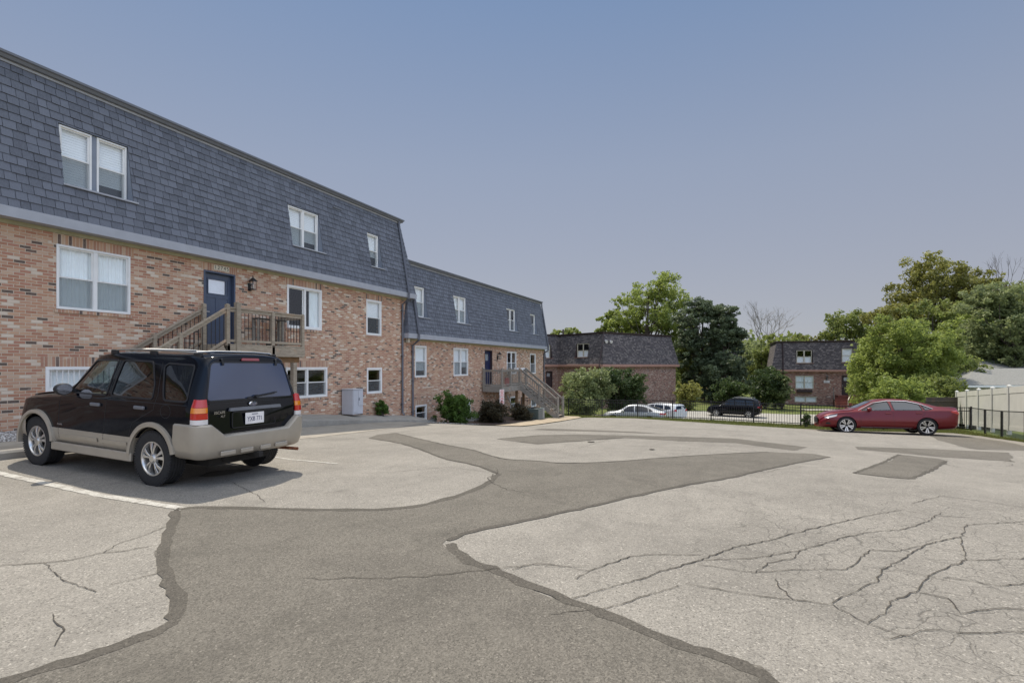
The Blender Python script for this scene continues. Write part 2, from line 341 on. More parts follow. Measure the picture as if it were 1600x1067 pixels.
# ---------------------------------------------------------------- helpers
class MB:
    def __init__(s): s.v = []; s.f = []
    def add(s, vs, fs):
        n = len(s.v); s.v += [tuple(p) for p in vs]; s.f += [tuple(i + n for i in f) for f in fs]; return s
    def quad(s, a, b, c, d): return s.add([a, b, c, d], [(0, 1, 2, 3)])
    def box(s, x0, x1, y0, y1, z0, z1, T=None):
        vs = [(x, y, z) for x in (x0, x1) for y in (y0, y1) for z in (z0, z1)]
        if T is not None: vs = [T(*p) if callable(T) else T @ Vector(p) for p in vs]
        return s.add(vs, [(0, 1, 3, 2), (4, 6, 7, 5), (0, 4, 5, 1), (2, 3, 7, 6), (0, 2, 6, 4), (1, 5, 7, 3)])
    def bar(s, p0, p1, w, h, up=(0, 0, 1)):
        p0 = Vector(p0); p1 = Vector(p1); d = (p1 - p0).normalized(); sx = d.cross(Vector(up))
        if sx.length < 1e-4: sx = Vector((1, 0, 0)) if abs(d.z) > .9 else Vector((0, 0, 1))
        sx.normalize(); uz = sx.cross(d)
        vs = []
        for p in (p0, p1):
            for a, b in ((-1, -1), (1, -1), (1, 1), (-1, 1)): vs.append(p + sx * a * w / 2 + uz * b * h / 2)
        return s.add(vs, [(3, 2, 1, 0), (4, 5, 6, 7), (0, 1, 5, 4), (1, 2, 6, 5), (2, 3, 7, 6), (3, 0, 4, 7)])
    def tube(s, pts, r, n=8, caps=True):
        pts = [Vector(p) for p in pts]; rs = r if isinstance(r, (list, tuple)) else [r] * len(pts)
        ref = None; rings = []
        for i, p in enumerate(pts):
            d = (pts[min(i + 1, len(pts) - 1)] - pts[max(i - 1, 0)]).normalized()
            if ref is None: ref = Vector((0, 0, 1)) if abs(d.z) < .9 else Vector((1, 0, 0))
            a = d.cross(ref).normalized(); b = a.cross(d).normalized(); ref = b
            rings.append([p + (a * math.cos(2 * math.pi * k / n) + b * math.sin(2 * math.pi * k / n)) * rs[i] for k in range(n)])
        vs = [q for rg in rings for q in rg]; fs = []
        for i in range(len(pts) - 1):
            for k in range(n): fs.append((i * n + k, i * n + (k + 1) % n, (i + 1) * n + (k + 1) % n, (i + 1) * n + k))
        if caps: fs.append(tuple(range(n - 1, -1, -1))); fs.append(tuple((len(pts) - 1) * n + k for k in range(n)))
        return s.add(vs, fs)
    def lathe(s, prof, axis='y', c=(0, 0, 0), n=32, closed=False):
        vs = []; m = len(prof)
        for k in range(n):
            a = 2 * math.pi * k / n; ca, sa = math.cos(a), math.sin(a)
            for r, h in prof:
                p = {'y': (r * ca, h, r * sa), 'z': (r * ca, r * sa, h), 'x': (h, r * ca, r * sa)}[axis]
                vs.append((p[0] + c[0], p[1] + c[1], p[2] + c[2]))
        fs = []
        for k in range(n):
            k2 = (k + 1) % n
            for j in range(m if closed else m - 1):
                j2 = (j + 1) % m; fs.append((k * m + j, k * m + j2, k2 * m + j2, k2 * m + j))
        return s.add(vs, fs)
    def prism(s, poly, a, b, axis='y'):
        n = len(poly); vs = []
        for h in (a, b):
            for p, q in poly: vs.append({'y': (p, h, q), 'x': (h, p, q), 'z': (p, q, h)}[axis])
        return s.add(vs, [tuple(range(n)), tuple(range(2 * n - 1, n - 1, -1))] + [(i, i + n, (i + 1) % n + n, (i + 1) % n) for i in range(n)])
    def build(s, name, mat, parent=None, smooth=False, sharp=35, bevel=0, recalc=True):
        me = bpy.data.meshes.new(name); me.from_pydata(s.v, [], s.f); me.update()
        if recalc or bevel:
            bm = bmesh.new(); bm.from_mesh(me)
            if recalc: bmesh.ops.recalc_face_normals(bm, faces=bm.faces)
            if bevel: bmesh.ops.bevel(bm, geom=[e for e in bm.edges if len(e.link_faces) == 2 and e.calc_face_angle(0) > .6], offset=bevel, segments=1, affect='EDGES', profile=.6)
            bm.to_mesh(me); bm.free()
        o = bpy.data.objects.new(name, me); COL.objects.link(o)
        for m in (mat if isinstance(mat, (list, tuple)) else [mat]): me.materials.append(MATS[m] if isinstance(m, str) else m)
        if smooth: me.shade_smooth(); me.set_sharp_from_angle(angle=R(sharp))
        if parent is not None: o.parent = parent
        return o

def tag(o, label=None, cat=None, group=None, kind=None):
    if label: o["label"] = label
    if cat: o["category"] = cat
    if group: o["group"] = group
    if kind: o["kind"] = kind
    return o
def thing(name, label, cat, loc=(0, 0, 0), rz=0, group=None):
    o = bpy.data.objects.new(name, None); COL.objects.link(o); o.location = loc; o.rotation_euler = (0, 0, rz)
    o.empty_display_size = .3
    return tag(o, label, cat, group)
def copy_tree(o, parent=None):
    c = o.copy(); COL.objects.link(c)
    if parent is not None: c.parent = parent
    for ch in list(o.children): copy_tree(ch, c)
    return c
def textmesh(name, txt, size, mat, parent, M, extrude=.002, align='CENTER', sx=1.0):
    cu = bpy.data.curves.new("t", 'FONT'); cu.body = txt; cu.size = size; cu.extrude = extrude; cu.align_x = align; cu.align_y = 'CENTER'
    to = bpy.data.objects.new("t", cu); COL.objects.link(to); dg = bpy.context.evaluated_depsgraph_get()
    me = bpy.data.meshes.new_from_object(to.evaluated_get(dg)); bpy.data.objects.remove(to); bpy.data.curves.remove(cu)
    me.transform(Matrix.Diagonal((sx, 1, 1, 1))); me.transform(M); me.name = name
    o = bpy.data.objects.new(name, me); COL.objects.link(o); me.materials.clear(); me.materials.append(MATS[mat]); o.parent = parent; return o

# ---- ground profile of the site
def _interp(k,x):
    if x<=k[0][0]: return k[0][1]
    for (a,b),(c,d) in zip(k,k[1:]):
        if x<=c:
            t=(x-a)/(c-a); return b+(d-b)*t
    return k[-1][1]
KA=[(-40,0.0),(5,0),(8,-.1),(10,-.23),(12.6,-.36),(15,-.49),(17.7,-.65),(20,-.95),(22,-1.2),(23.5,-1.33),(25.2,-1.42),(30.8,-1.6),(36,-1.75),(80,-1.9)]
KB=[(-40,0.0),(5,0),(9,-.1),(15,-.5),(20,-.86),(26,-1.22),(28.5,-1.38),(32,-1.5),(36,-1.65),(80,-1.9)]
FL=[(33.8,60),(33.6,14),(33.2,10.5),(33,6),(30.3,-2.6),(29.9,-6),(32.6,-10.1),(32.6,-60)]
def fence_x(v):
    for (a,b),(c,d) in zip(FL,FL[1:]):
        if b>=v>=d: return a+(c-a)*(b-v)/(b-d)
    return FL[0][0] if v>0 else FL[-1][0]
def _sm(k,x):
    return (_interp(k,x-1)+_interp(k,x-.5)+_interp(k,x)+_interp(k,x+.5)+_interp(k,x+1))/5
def G(u,v):
    w=min(1,max(0,(v-1)/9.0)); w=w*w*(3-2*w)
    z=_sm(KA,u)*w+_sm(KB,u)*(1-w)
    if v>7.2: z+=.035*min(v-7.2,3.2)*min(1,max(0,(10-u)/3))
    # lower ground past the fence
    d=u-fence_x(v)-0.3
    if d>0:
        t=min(1,d/6.0); t=t*t*(3-2*t); z=z*(1-t)+(-3.0)*t
    return z

# measured outlines on the pavement (site metres)
DIG = {"PATCH_A":[[0.85,3.23],[1.16,3.49],[1.41,3.41],[1.63,3.3],[1.84,3.24],[2.06,3.16],[2.23,3.28],[2.41,3.56],[2.57,3.89],[2.76,4.22],[2.9,4.56],[3.04,4.72],[3.43,5.14],[3.77,5.61],[3.97,5.6],[4.26,4.96],[4.46,4.24],[4.75,3.6],[4.99,3.35],[5.48,3.23],[6.23,3.18],[6.8,3.22],[7.23,3.37],[7.83,4.06],[8.02,4.47],[8.29,5.01],[8.98,5.8],[9.72,6.6],[10.56,7.63],[10.87,8.74],[11.93,9.26],[12.78,9.24],[11.93,8.21],[10.39,6.12],[9.89,5.28],[9.04,4.42],[8.65,3.97],[8.82,3.48],[8.82,3.3],[8.65,2.95],[8.81,2.65],[9.32,2.1],[10.82,1.3],[12.25,0.41],[13.47,-0.5],[13.67,-1.41],[13.09,-1.69],[11.82,-1.11],[9.61,-0.26],[8.6,0.11],[7.8,0.68],[6.77,1.2],[5.69,1.71],[5.29,1.94],[4.88,2.14],[4.52,2.38],[4.18,2.46],[4.04,2.44],[3.95,2.32],[3.85,2.17],[3.73,2.02],[3.75,1.86],[3.58,1.57],[3.42,1.26],[3.36,1.01],[3.29,0.74],[3.19,0.57],[3.12,0.37],[3.08,0.2],[3.06,0.01],[3.07,-0.08],[3.0,-0.12],[2.94,-0.15],[2.35,-0.2]],"PATCH_B":[[15.0,-3.32],[14.32,-3.91],[13.88,-3.9],[11.75,-3.1],[9.88,-2.4],[9.88,-2.06],[10.18,-1.64],[12.12,-2.38]],"PATCH_C":[[17.29,-2.8],[18.05,-4.65],[18.16,-6.4],[14.62,-5.28],[14.83,-5.17],[14.87,-4.64],[14.97,-4.15],[15.63,-3.39],[16.07,-2.67]],"PATCH_D":[[26.51,-6.72],[28.46,-8.44],[25.18,-8.41],[22.29,-8.26],[20.53,-8.18],[19.71,-7.44],[18.98,-5.99],[22.39,-6.21]],"PATCH_E":[[12.62,5.94],[14.65,5.54],[15.94,4.59],[16.51,3.72],[17.54,2.11],[18.33,0.24],[15.8,-1.56],[14.31,-1.08],[16.02,0.21],[15.5,1.69],[15.57,3.23],[11.89,4.5],[12.25,5.18]],"PATCH_F":[[17.15,6.66],[21.45,7.59],[20.63,4.65],[18.96,2.49],[18.53,4.18],[17.12,6.06]],"SEALS":[[[4.06,2.39],[3.75,2.03],[3.71,1.79],[3.47,1.27],[3.29,0.74],[3.13,0.38],[3.06,0.07],[2.98,-0.1],[2.86,-0.15]],[[3.81,5.64],[3.32,4.99],[2.94,4.55],[2.6,3.95],[2.41,3.56],[2.23,3.28],[2.06,3.15],[1.83,3.22],[1.62,3.28],[1.4,3.38],[1.2,3.47]],[[3.85,5.69],[3.97,5.6],[4.24,4.94],[4.46,4.24],[4.75,3.6],[5.09,3.33],[5.72,3.19],[6.55,3.2],[7.23,3.38]],[[13.07,-1.66],[11.47,-0.97],[9.61,-0.26],[8.49,0.2],[7.75,0.68],[6.73,1.2],[5.66,1.7],[4.86,2.13],[4.5,2.37],[4.14,2.44]],[[7.27,3.41],[7.83,4.06],[8.02,4.47],[8.29,5.01],[9.63,6.47],[10.42,7.53],[10.91,8.67]],[[12.59,9.1],[10.39,6.12],[9.81,5.16],[9.04,4.42],[8.68,3.92],[8.8,3.35],[8.65,2.95],[9.32,2.1],[10.82,1.3],[12.25,0.41],[13.47,-0.5]],[[10.18,-1.64],[9.88,-2.06],[9.88,-2.4],[13.86,-3.88]],[[10.18,-1.64],[12.12,-2.38],[15.0,-3.32]],[[12.62,5.94],[14.65,5.54],[15.94,4.59]],[[12.25,5.18],[11.89,4.5],[15.57,3.23]]],"CRACKS":[[2.2,[[2.12,5.5],[2.21,5.35],[2.36,5.14],[2.5,4.99],[2.71,4.93],[2.83,4.8],[3.0,4.73]]],[1.2,[[2.71,4.93],[2.9,5.05],[3.11,5.09],[3.41,5.17]]],[0.7,[[2.38,5.1],[2.25,4.61],[2.22,4.12]]],[0.6,[[2.32,4.16],[2.58,4.07],[2.69,4.07]]],[0.6,[[1.91,4.01],[1.82,3.7],[1.7,3.54]]],[2.4,[[3.45,1.06],[3.96,0.7],[4.13,0.61],[4.55,0.32],[5.0,0.09],[5.33,-0.2],[5.9,-0.58],[6.81,-1.25],[7.25,-1.63]]],[2.0,[[3.77,1.13],[3.96,1.09],[4.4,0.86],[4.49,0.75],[4.68,0.33]]],[1.6,[[4.55,0.32],[4.78,-0.08],[5.15,-0.44],[5.74,-0.85],[6.02,-1.08],[6.32,-1.45],[6.77,-1.74],[7.34,-2.02]]],[1.5,[[4.44,0.34],[4.44,-0.08],[4.65,-0.39],[4.8,-0.73],[5.41,-0.99],[5.46,-1.18],[5.83,-1.5]]],[1.0,[[4.01,0.39],[3.99,-0.05],[4.03,-0.38],[4.04,-0.53],[3.84,-0.67],[3.72,-0.91]]],[1.5,[[4.07,-0.53],[4.3,-0.68],[4.6,-0.88],[4.91,-0.98],[5.57,-1.35],[5.83,-1.5],[6.25,-1.86]]],[1.2,[[7.68,-1.82],[8.38,-2.29],[8.21,-2.74],[7.94,-3.05]]],[1.5,[[3.85,-0.69],[4.02,-0.82],[4.25,-0.89],[4.51,-1.09],[4.9,-1.26],[5.45,-1.66],[5.81,-2.31]]],[1.0,[[4.44,-0.08],[4.7,-0.17],[4.91,-0.37],[5.15,-0.44]]],[0.9,[[4.36,-0.2],[4.09,-0.27],[4.02,-0.3]]],[1.0,[[5.83,-1.5],[6.25,-1.86],[5.75,-1.73],[5.45,-1.66]]],[0.9,[[6.25,-1.86],[6.79,-2.07],[7.22,-2.67],[7.24,-2.88]]],[0.8,[[3.17,1.12],[3.4,0.81],[3.95,0.43]]],[0.8,[[3.75,1.64],[3.95,1.51],[3.97,1.3],[3.96,1.09]]],[0.8,[[7.25,-1.63],[7.09,-1.83],[7.2,-2.35],[7.05,-2.61],[7.11,-2.83]]],[1.2,[[5.21,6.66],[4.88,5.91],[4.66,5.37],[4.46,5.07]]],[0.8,[[6.34,5.27],[6.73,4.87],[7.45,4.39],[7.34,3.53]]],[1.0,[[4.51,-1.09],[4.47,-1.26],[4.21,-1.25],[4.42,-1.51],[4.5,-1.79]]],[1.0,[[4.9,-1.26],[4.92,-1.46],[4.89,-1.67],[5.12,-2.04]]],[0.8,[[3.64,-0.73],[3.88,-1.0],[3.97,-1.3],[4.17,-1.66]]],[0.9,[[15.34,3.46],[11.52,3.39],[10.45,3.7],[9.88,4.32]]]]}
def sheet(name, poly, off, mat, step=.5, grid=True, hf=None):
    hf = hf or (lambda x, y: G(x, y))
    P = []
    n = len(poly)
    for i in range(n):                                    # densify the outline
        a = Vector(poly[i]); b = Vector(poly[(i + 1) % n]); L = (b - a).length; k = max(1, int(L / step))
        for j in range(k): P.append(tuple(a + (b - a) * j / k))
    nb = len(P); edges = [(i, (i + 1) % nb) for i in range(nb)]
    if grid:
        xs = [p[0] for p in P]; ys = [p[1] for p in P]
        gx = math.floor(min(xs) / step); 
        while gx * step < max(xs):
            gy = math.floor(min(ys) / step)
            while gy * step < max(ys):
                P.append((gx * step, gy * step)); gy += 1
            gx += 1
    r = delaunay_2d_cdt([Vector(p[:2]) for p in P], edges, [list(range(nb))], 1, 1e-5)
    m = MB(); m.v = [(v[0], v[1], hf(v[0], v[1]) + off) for v in r[0]]; m.f = [tuple(f) for f in r[2]]
    o = m.build(name, mat, recalc=False, smooth=True)
    me = o.data
    if len(me.polygons) and sum(p.normal.z for p in me.polygons) < 0: me.flip_normals()
    return o
def jag(pts, amp=.03, step=.12, closed=True, seed=1):
    rnd = random.Random(seed); out = []; n = len(pts)
    for i in range(n if closed else n - 1):
        a = Vector(pts[i]); b = Vector(pts[(i + 1) % n]); L = (b - a).length; k = max(1, min(60, int(L / step)))
        nn = Vector((-(b - a).y, (b - a).x)).normalized() if L > 1e-6 else Vector((0, 0))
        for j in range(k): out.append(a + (b - a) * j / k + nn * rnd.uniform(-amp, amp) * (1 if j else .5))
    if not closed: out.append(Vector(pts[-1]))
    return out
def smoothline(pts, it=2, closed=False):
    for _ in range(it):
        q = []; n = len(pts)
        if not closed: q.append(pts[0])
        for i in range(n if closed else n - 1):
            a = Vector(pts[i]); b = Vector(pts[(i + 1) % n]); q += [tuple(a * .75 + b * .25), tuple(a * .25 + b * .75)]
        if not closed: q.append(pts[-1])
        pts = q
    return pts
def ribbon(m, pts, w, off, amp=.01, step=.1, seed=1, wander=.0, taper=True):
    rnd = random.Random(seed); P = jag(pts, wander, step, False, seed); n = len(P)
    L = []; Rr = []
    for i, p in enumerate(P):
        d = (P[min(i + 1, n - 1)] - P[max(i - 1, 0)]); d = d.normalized() if d.length > 1e-6 else Vector((1, 0)); nn = Vector((-d.y, d.x))
        k = 1 if not taper else min(1, .15 + 4 * min(i, n - 1 - i) / n)
        a = p + nn * (w / 2 * k * rnd.uniform(.5, 1.3) + rnd.uniform(0, amp)); b = p - nn * (w / 2 * k * rnd.uniform(.5, 1.3) + rnd.uniform(0, amp))
        L.append((a.x, a.y, G(a.x, a.y) + off)); Rr.append((b.x, b.y, G(b.x, b.y) + off))
    m.add(L + Rr, [(i, n + i, n + i + 1, i + 1) for i in range(n - 1)])
def struct(o): o["kind"] = "structure"; return o

# terrain reaches the horizon; the lot and everything else lies on it
def axis(a, b, fine0, fine1, st):
    r = []; x = a
    while x < b:
        r.append(x); x += st if fine0 <= x < fine1 else max(st, min(60, .35 * (min(abs(x - fine0), abs(x - fine1)) + 3)))
    return r + [b]
gx = axis(-700, 1500, -8, 46, .5); gy = axis(-1300, 1300, -14, 16, .5)
m = MB(); m.v = [(x, y, G(x, y) - .03) for x in gx for y in gy]; ny = len(gy)
m.f = [(i * ny + j, (i + 1) * ny + j, (i + 1) * ny + j + 1, i * ny + j + 1) for i in range(len(gx) - 1) for j in range(ny - 1)]
struct(m.build("ground", "grass", smooth=True, recalc=False))
LOT = [(-30, 10.6), (7.2, 10.6), (7.3, 12.72), (20.2, 12.72), (21.3, 12.4), (22.4, 11.2), (23.2, 9.7), (28, 9.3), (31.6, 9.1), (32.2, 8.6), (32.3, 6), (30.4, 3.3), (28.9, .4), (27.9, -2.3), (28.1, -5), (29.2, -7.6), (29.4, -8.5), (28.0, -9.0), (22.5, -9.0), (-30, -9.2)]
lot_poly = [(-30, 10.6)] + [tuple(p) for p in jag(LOT[1:19], .04, .5, False, 3)] + [(-30, -9.2)]
struct(sheet("parking_lot", lot_poly, .0, "old_asphalt"))
ms = ["PATCH_A", "PATCH_B", "PATCH_C", "PATCH_D", "PATCH_E", "PATCH_F"]
for i, k in enumerate(ms):
    pts = DIG[k]
    if k == "PATCH_D": pts = [(26.0, -6.75), (27.4, -8.2), (24.3, -8.4), (22.29, -8.26), (20.53, -8.18), (19.71, -7.44), (18.98, -5.99), (22.39, -6.21)]
    if k == "PATCH_F": pts = [(17.15, 6.66), (19.8, 6.9), (20.0, 4.65), (18.96, 2.49), (18.53, 4.18), (17.12, 6.06)]
    pts = jag(jag(pts, .09, .9, True, 30 + i), .03, .12, True, 10 + i) if i else jag(pts, .022, .1, True, 10)
    struct(sheet("asphalt_patch", pts, .004, "patch_asphalt", .5))
for i, l in enumerate(DIG["SEALS"]):
    m = MB(); ribbon(m, smoothline(l, 2), .085 if i < 3 else .055, .0058, .018, .11, 40 + i, .012, taper=False); struct(m.build("sealed_joint", "seal_asphalt", recalc=False))
for i, (w, l) in enumerate(DIG["CRACKS"]):
    m = MB(); d = Vector(l[0]).length
    ribbon(m, l, w * .0024, .0065, .005, .05, 70 + i, .012); struct(m.build("pavement_crack", "crack_dark", recalc=False))
rnd = random.Random(5)
for i in range(9):                                          # short hairline cracks scattered over the old surface
    x = rnd.uniform(4, 17); y = rnd.uniform(-5, 4); a = rnd.uniform(0, 6.28); l = [(x, y)]
    for k in range(5):
        a += rnd.uniform(-.6, .6); x += .45 * math.cos(a); y += .45 * math.sin(a); l.append((x, y))
    m = MB(); ribbon(m, l, .006, .0095, .002, .06, 200 + i, .02); struct(m.build("pavement_crack", "crack_dark", recalc=False))
# oil stains
for c, r in (((5.45, 7.05), .22), ((5.75, 6.95), .1), ((13.3, 3.6), .10), ((12.2, 1.9), .07)):
    pts = [(c[0] + r * (1 + .5 * rnd.random()) * 1.2 * math.cos(a * .4), c[1] + r * (.7 + .3 * rnd.random()) * math.sin(a * .4)) for a in range(16)]
    struct(sheet("oil_stain", jag(smoothline(pts, 1, True), .01, .05, True, 3), .016, "seal_asphalt", .2))
# parking stripes
for x0, y0, y1, w in ((3.90, 5.62, 9.9, .115), (6.93, 6.2, 8.2, .07), (.9, 5.6, 9.9, .11)):
    pts = [(x0 - w / 2, y0), (x0 + w / 2, y0), (x0 + w / 2, y1), (x0 - w / 2, y1)]
    struct(sheet("parking_stripe", jag(pts, .008, .08, True, 9), .005, "worn_paint", .3))
# apron, sidewalk, curbs, pad
struct(sheet("concrete_apron", [(7.3, 10.62), (8.6, 9.5), (9.6, 9.85), (12.2, 10.15), (14.4, 10.45), (16.6, 11.0), (19.6, 12.0), (19.6, 12.66), (7.36, 12.66)], .006, "apron_concrete", .5))
m = MB()
for x in (10.2, 13.0, 15.8): ribbon(m, [(x, 9.95 + (x - 10) * .12), (x, 12.64)], .014, .012, .002, .1, 5, .004, taper=False)
struct(m.build("apron_joint", "crack_dark", recalc=False))
walk = [(22.6, 10.75), (23.2, 9.75), (28, 9.34), (31.5, 9.15), (32.4, 9.6), (32.2, 10.5), (30, 10.75), (26, 10.95)]
struct(sheet("sidewalk", walk, .03, "tan_walk", .5))
def curb(x0, x1, y0, y1, name="curb"):
    n = max(2, int((x1 - x0) / .8)); m = MB(); rg = []
    for i in range(n + 1):
        x = x0 + (x1 - x0) * i / n; g = G(x, y0)
        rg.append([(x, y0, g - .15), (x, y0, g + .10), (x, y0 + .03, g + .135), (x, y1, g + .14), (x, y1, g - .15)])
    vs = [p for r in rg for p in r]; fs = [(i * 5 + j, i * 5 + j + 1, i * 5 + j + 6, i * 5 + j + 5) for i in range(n) for j in range(4)]
    fs += [(0, 1, 2, 3, 4), tuple(n * 5 + k for k in (4, 3, 2, 1, 0))]
    m.add(vs, fs); return struct(m.build(name, "curb_concrete"))
curb(-30, 7.2, 10.55, 10.72)
# concrete walk behind the curb, then gravel at the wall
struct(sheet("gravel_bed", [(-6, 11.9), (6.4, 11.9), (6.4, 14.04), (-6, 14.04)], .13, "gravel_bed", .5, hf=lambda x, y: G(x, 10.5)))
def slab(name, poly, zt, thick, mat):
    m = MB(); n = len(poly); vs = [(x, y, zt(x, y)) for x, y in poly] + [(x, y, zt(x, y) - thick) for x, y in poly]
    m.add(vs, [tuple(range(n)), tuple(range(2 * n - 1, n - 1, -1))] + [(i, (i + 1) % n, (i + 1) % n + n, i + n) for i in range(n)])
    return struct(m.build(name, mat, bevel=.012))
slab("walkway", [(-30, 10.73), (7.2, 10.73), (7.2, 11.88), (-30, 11.88)], lambda x, y: G(2, 10.5) + .125, .4, "apron_concrete")
slab("walkway", [(6.42, 11.9), (7.2, 11.9), (7.3, 12.76), (12.2, 12.76), (12.2, 13.99), (6.42, 13.99)], lambda x, y: .12 - max(0, x - 7.2) * .012, .5, "pad_concrete")
slab("concrete_pad", [(12.22, 12.74), (19.9, 12.74), (20.25, 13.1), (20.25, 13.99), (12.22, 13.99)], lambda x, y: .05 - max(0, x - 15) * .138 - (14 - y) * .125, .6, "pad_concrete")
struct(sheet("planting_bed", [(20.3, 12.75), (21.4, 12.45), (22.45, 11.25), (22.7, 10.8), (26, 11.0), (30.0, 10.8), (30.0, 13.99), (20.3, 13.99)], .035, "mulch", .4))
# gravel stones: a countless bed, near the wall
rn = np.random.RandomState(3)
def stones(name, x0, x1, y0, y1, zf, n, s, label):
    V = []; F = []
    for i in range(n):
        x = rn.uniform(x0, x1); y = rn.uniform(y0, y1); z = zf(x, y); r = s * rn.uniform(.5, 1.3)
        a = rn.uniform(0, 6.28); e = rn.uniform(.6, 1.4)
        b = len(V)
        for k in range(5):
            t = a + k * 1.2566; q = rn.uniform(.75, 1.15)
            V.append((x + r * e * q * math.cos(t), y + r * q * math.sin(t), z))
        V.append((x + rn.uniform(-.3, .3) * r, y, z + r * rn.uniform(.5, .9)))
        F += [(b + k, b + (k + 1) % 5, b + 5) for k in range(5)]
    m = MB(); m.v = V; m.f = F; o = m.build(name, "gravel", recalc=False); o["kind"] = "stuff"; tag(o, label, "gravel"); return o
stones("gravel", 1.0, 6.4, 11.92, 14.0, lambda x, y: G(x, 10.5) + .125, 9000, .026, "loose pale stones filling the bed along the brick wall")
stones("loose_gravel", 19.9, 22.8, 11.6, 13.9, lambda x, y: G(x, y) + .03, 1500, .03, "loose stones at the joint of the two brick buildings")
# far road, driveways, beyond the fence
LOWZ = -3.0
def cw(X, Z): return (.4005 * X + .9163 * Z, -.9163 * X + .4005 * Z)     # from (right, ahead) of the viewpoint to site coordinates
struct(sheet("far_parking_lot", [cw(5.5, 41), cw(45, 41), cw(70, 41), cw(70, 49), cw(26, 49.5), cw(20, 53), cw(13, 53), cw(5, 47)], .05, "far_road", 2.5))
struct(sheet("far_path", [cw(30, 54), cw(46, 54), cw(46, 55.6), cw(30, 55.6)], .05, "far_road", 2.5))
# ---------------------------------------------------------------- mansard buildings
class Side:
    def __init__(s, a, b, c0, c1):
        s.a = Vector(a); s.L = (Vector(b) - s.a).length; s.e = (Vector(b) - s.a) / s.L; s.n = Vector((s.e.y, -s.e.x)); s.c0 = c0; s.c1 = c1
    def __call__(s, u, d, z):
        p = s.a + s.e * u + s.n * d; return Vector((p.x, p.y, z))
    def lim(s, d): return (-d * s.c0, s.L + d * s.c1)
def tmb(T): 
    m = MB(); m.T = T; return m
def tbuild(m, name, mat, parent, **k):
    m.v = [tuple(m.T(*p)) for p in m.v]; return m.build(name, mat, parent, **k)
def holegrid(m, T, s0, s1, z0, z1, holes, dfun):
    xs = sorted({s0, s1} | {min(max(h[i], s0), s1) for h in holes for i in (0, 1)}); zs = sorted({z0, z1} | {min(max(h[i], z0), z1) for h in holes for i in (2, 3)})
    for a, b in zip(xs, xs[1:]):
        for c, d in zip(zs, zs[1:]):
            if b - a < 1e-5 or d - c < 1e-5: continue
            mx, mz = (a + b) / 2, (c + d) / 2
            if any(h[0] < mx < h[1] and h[2] < mz < h[3] for h in holes): continue
            m.quad(T(a, dfun(c), c), T(b, dfun(c), c), T(b, dfun(d), d), T(a, dfun(d), d))
def subtract(rects, h):
    out = []
    for a, b, c, d in rects:
        if h[1] <= a or h[0] >= b or h[3] <= c or h[2] >= d: out.append((a, b, c, d)); continue
        if h[0] > a: out.append((a, h[0], c, d))
        if h[1] < b: out.append((h[1], b, c, d))
        lo, hi = max(a, h[0]), min(b, h[1])
        if h[2] > c: out.append((lo, hi, c, h[2]))
        if h[3] < d: out.append((lo, hi, h[3], d))
    return out
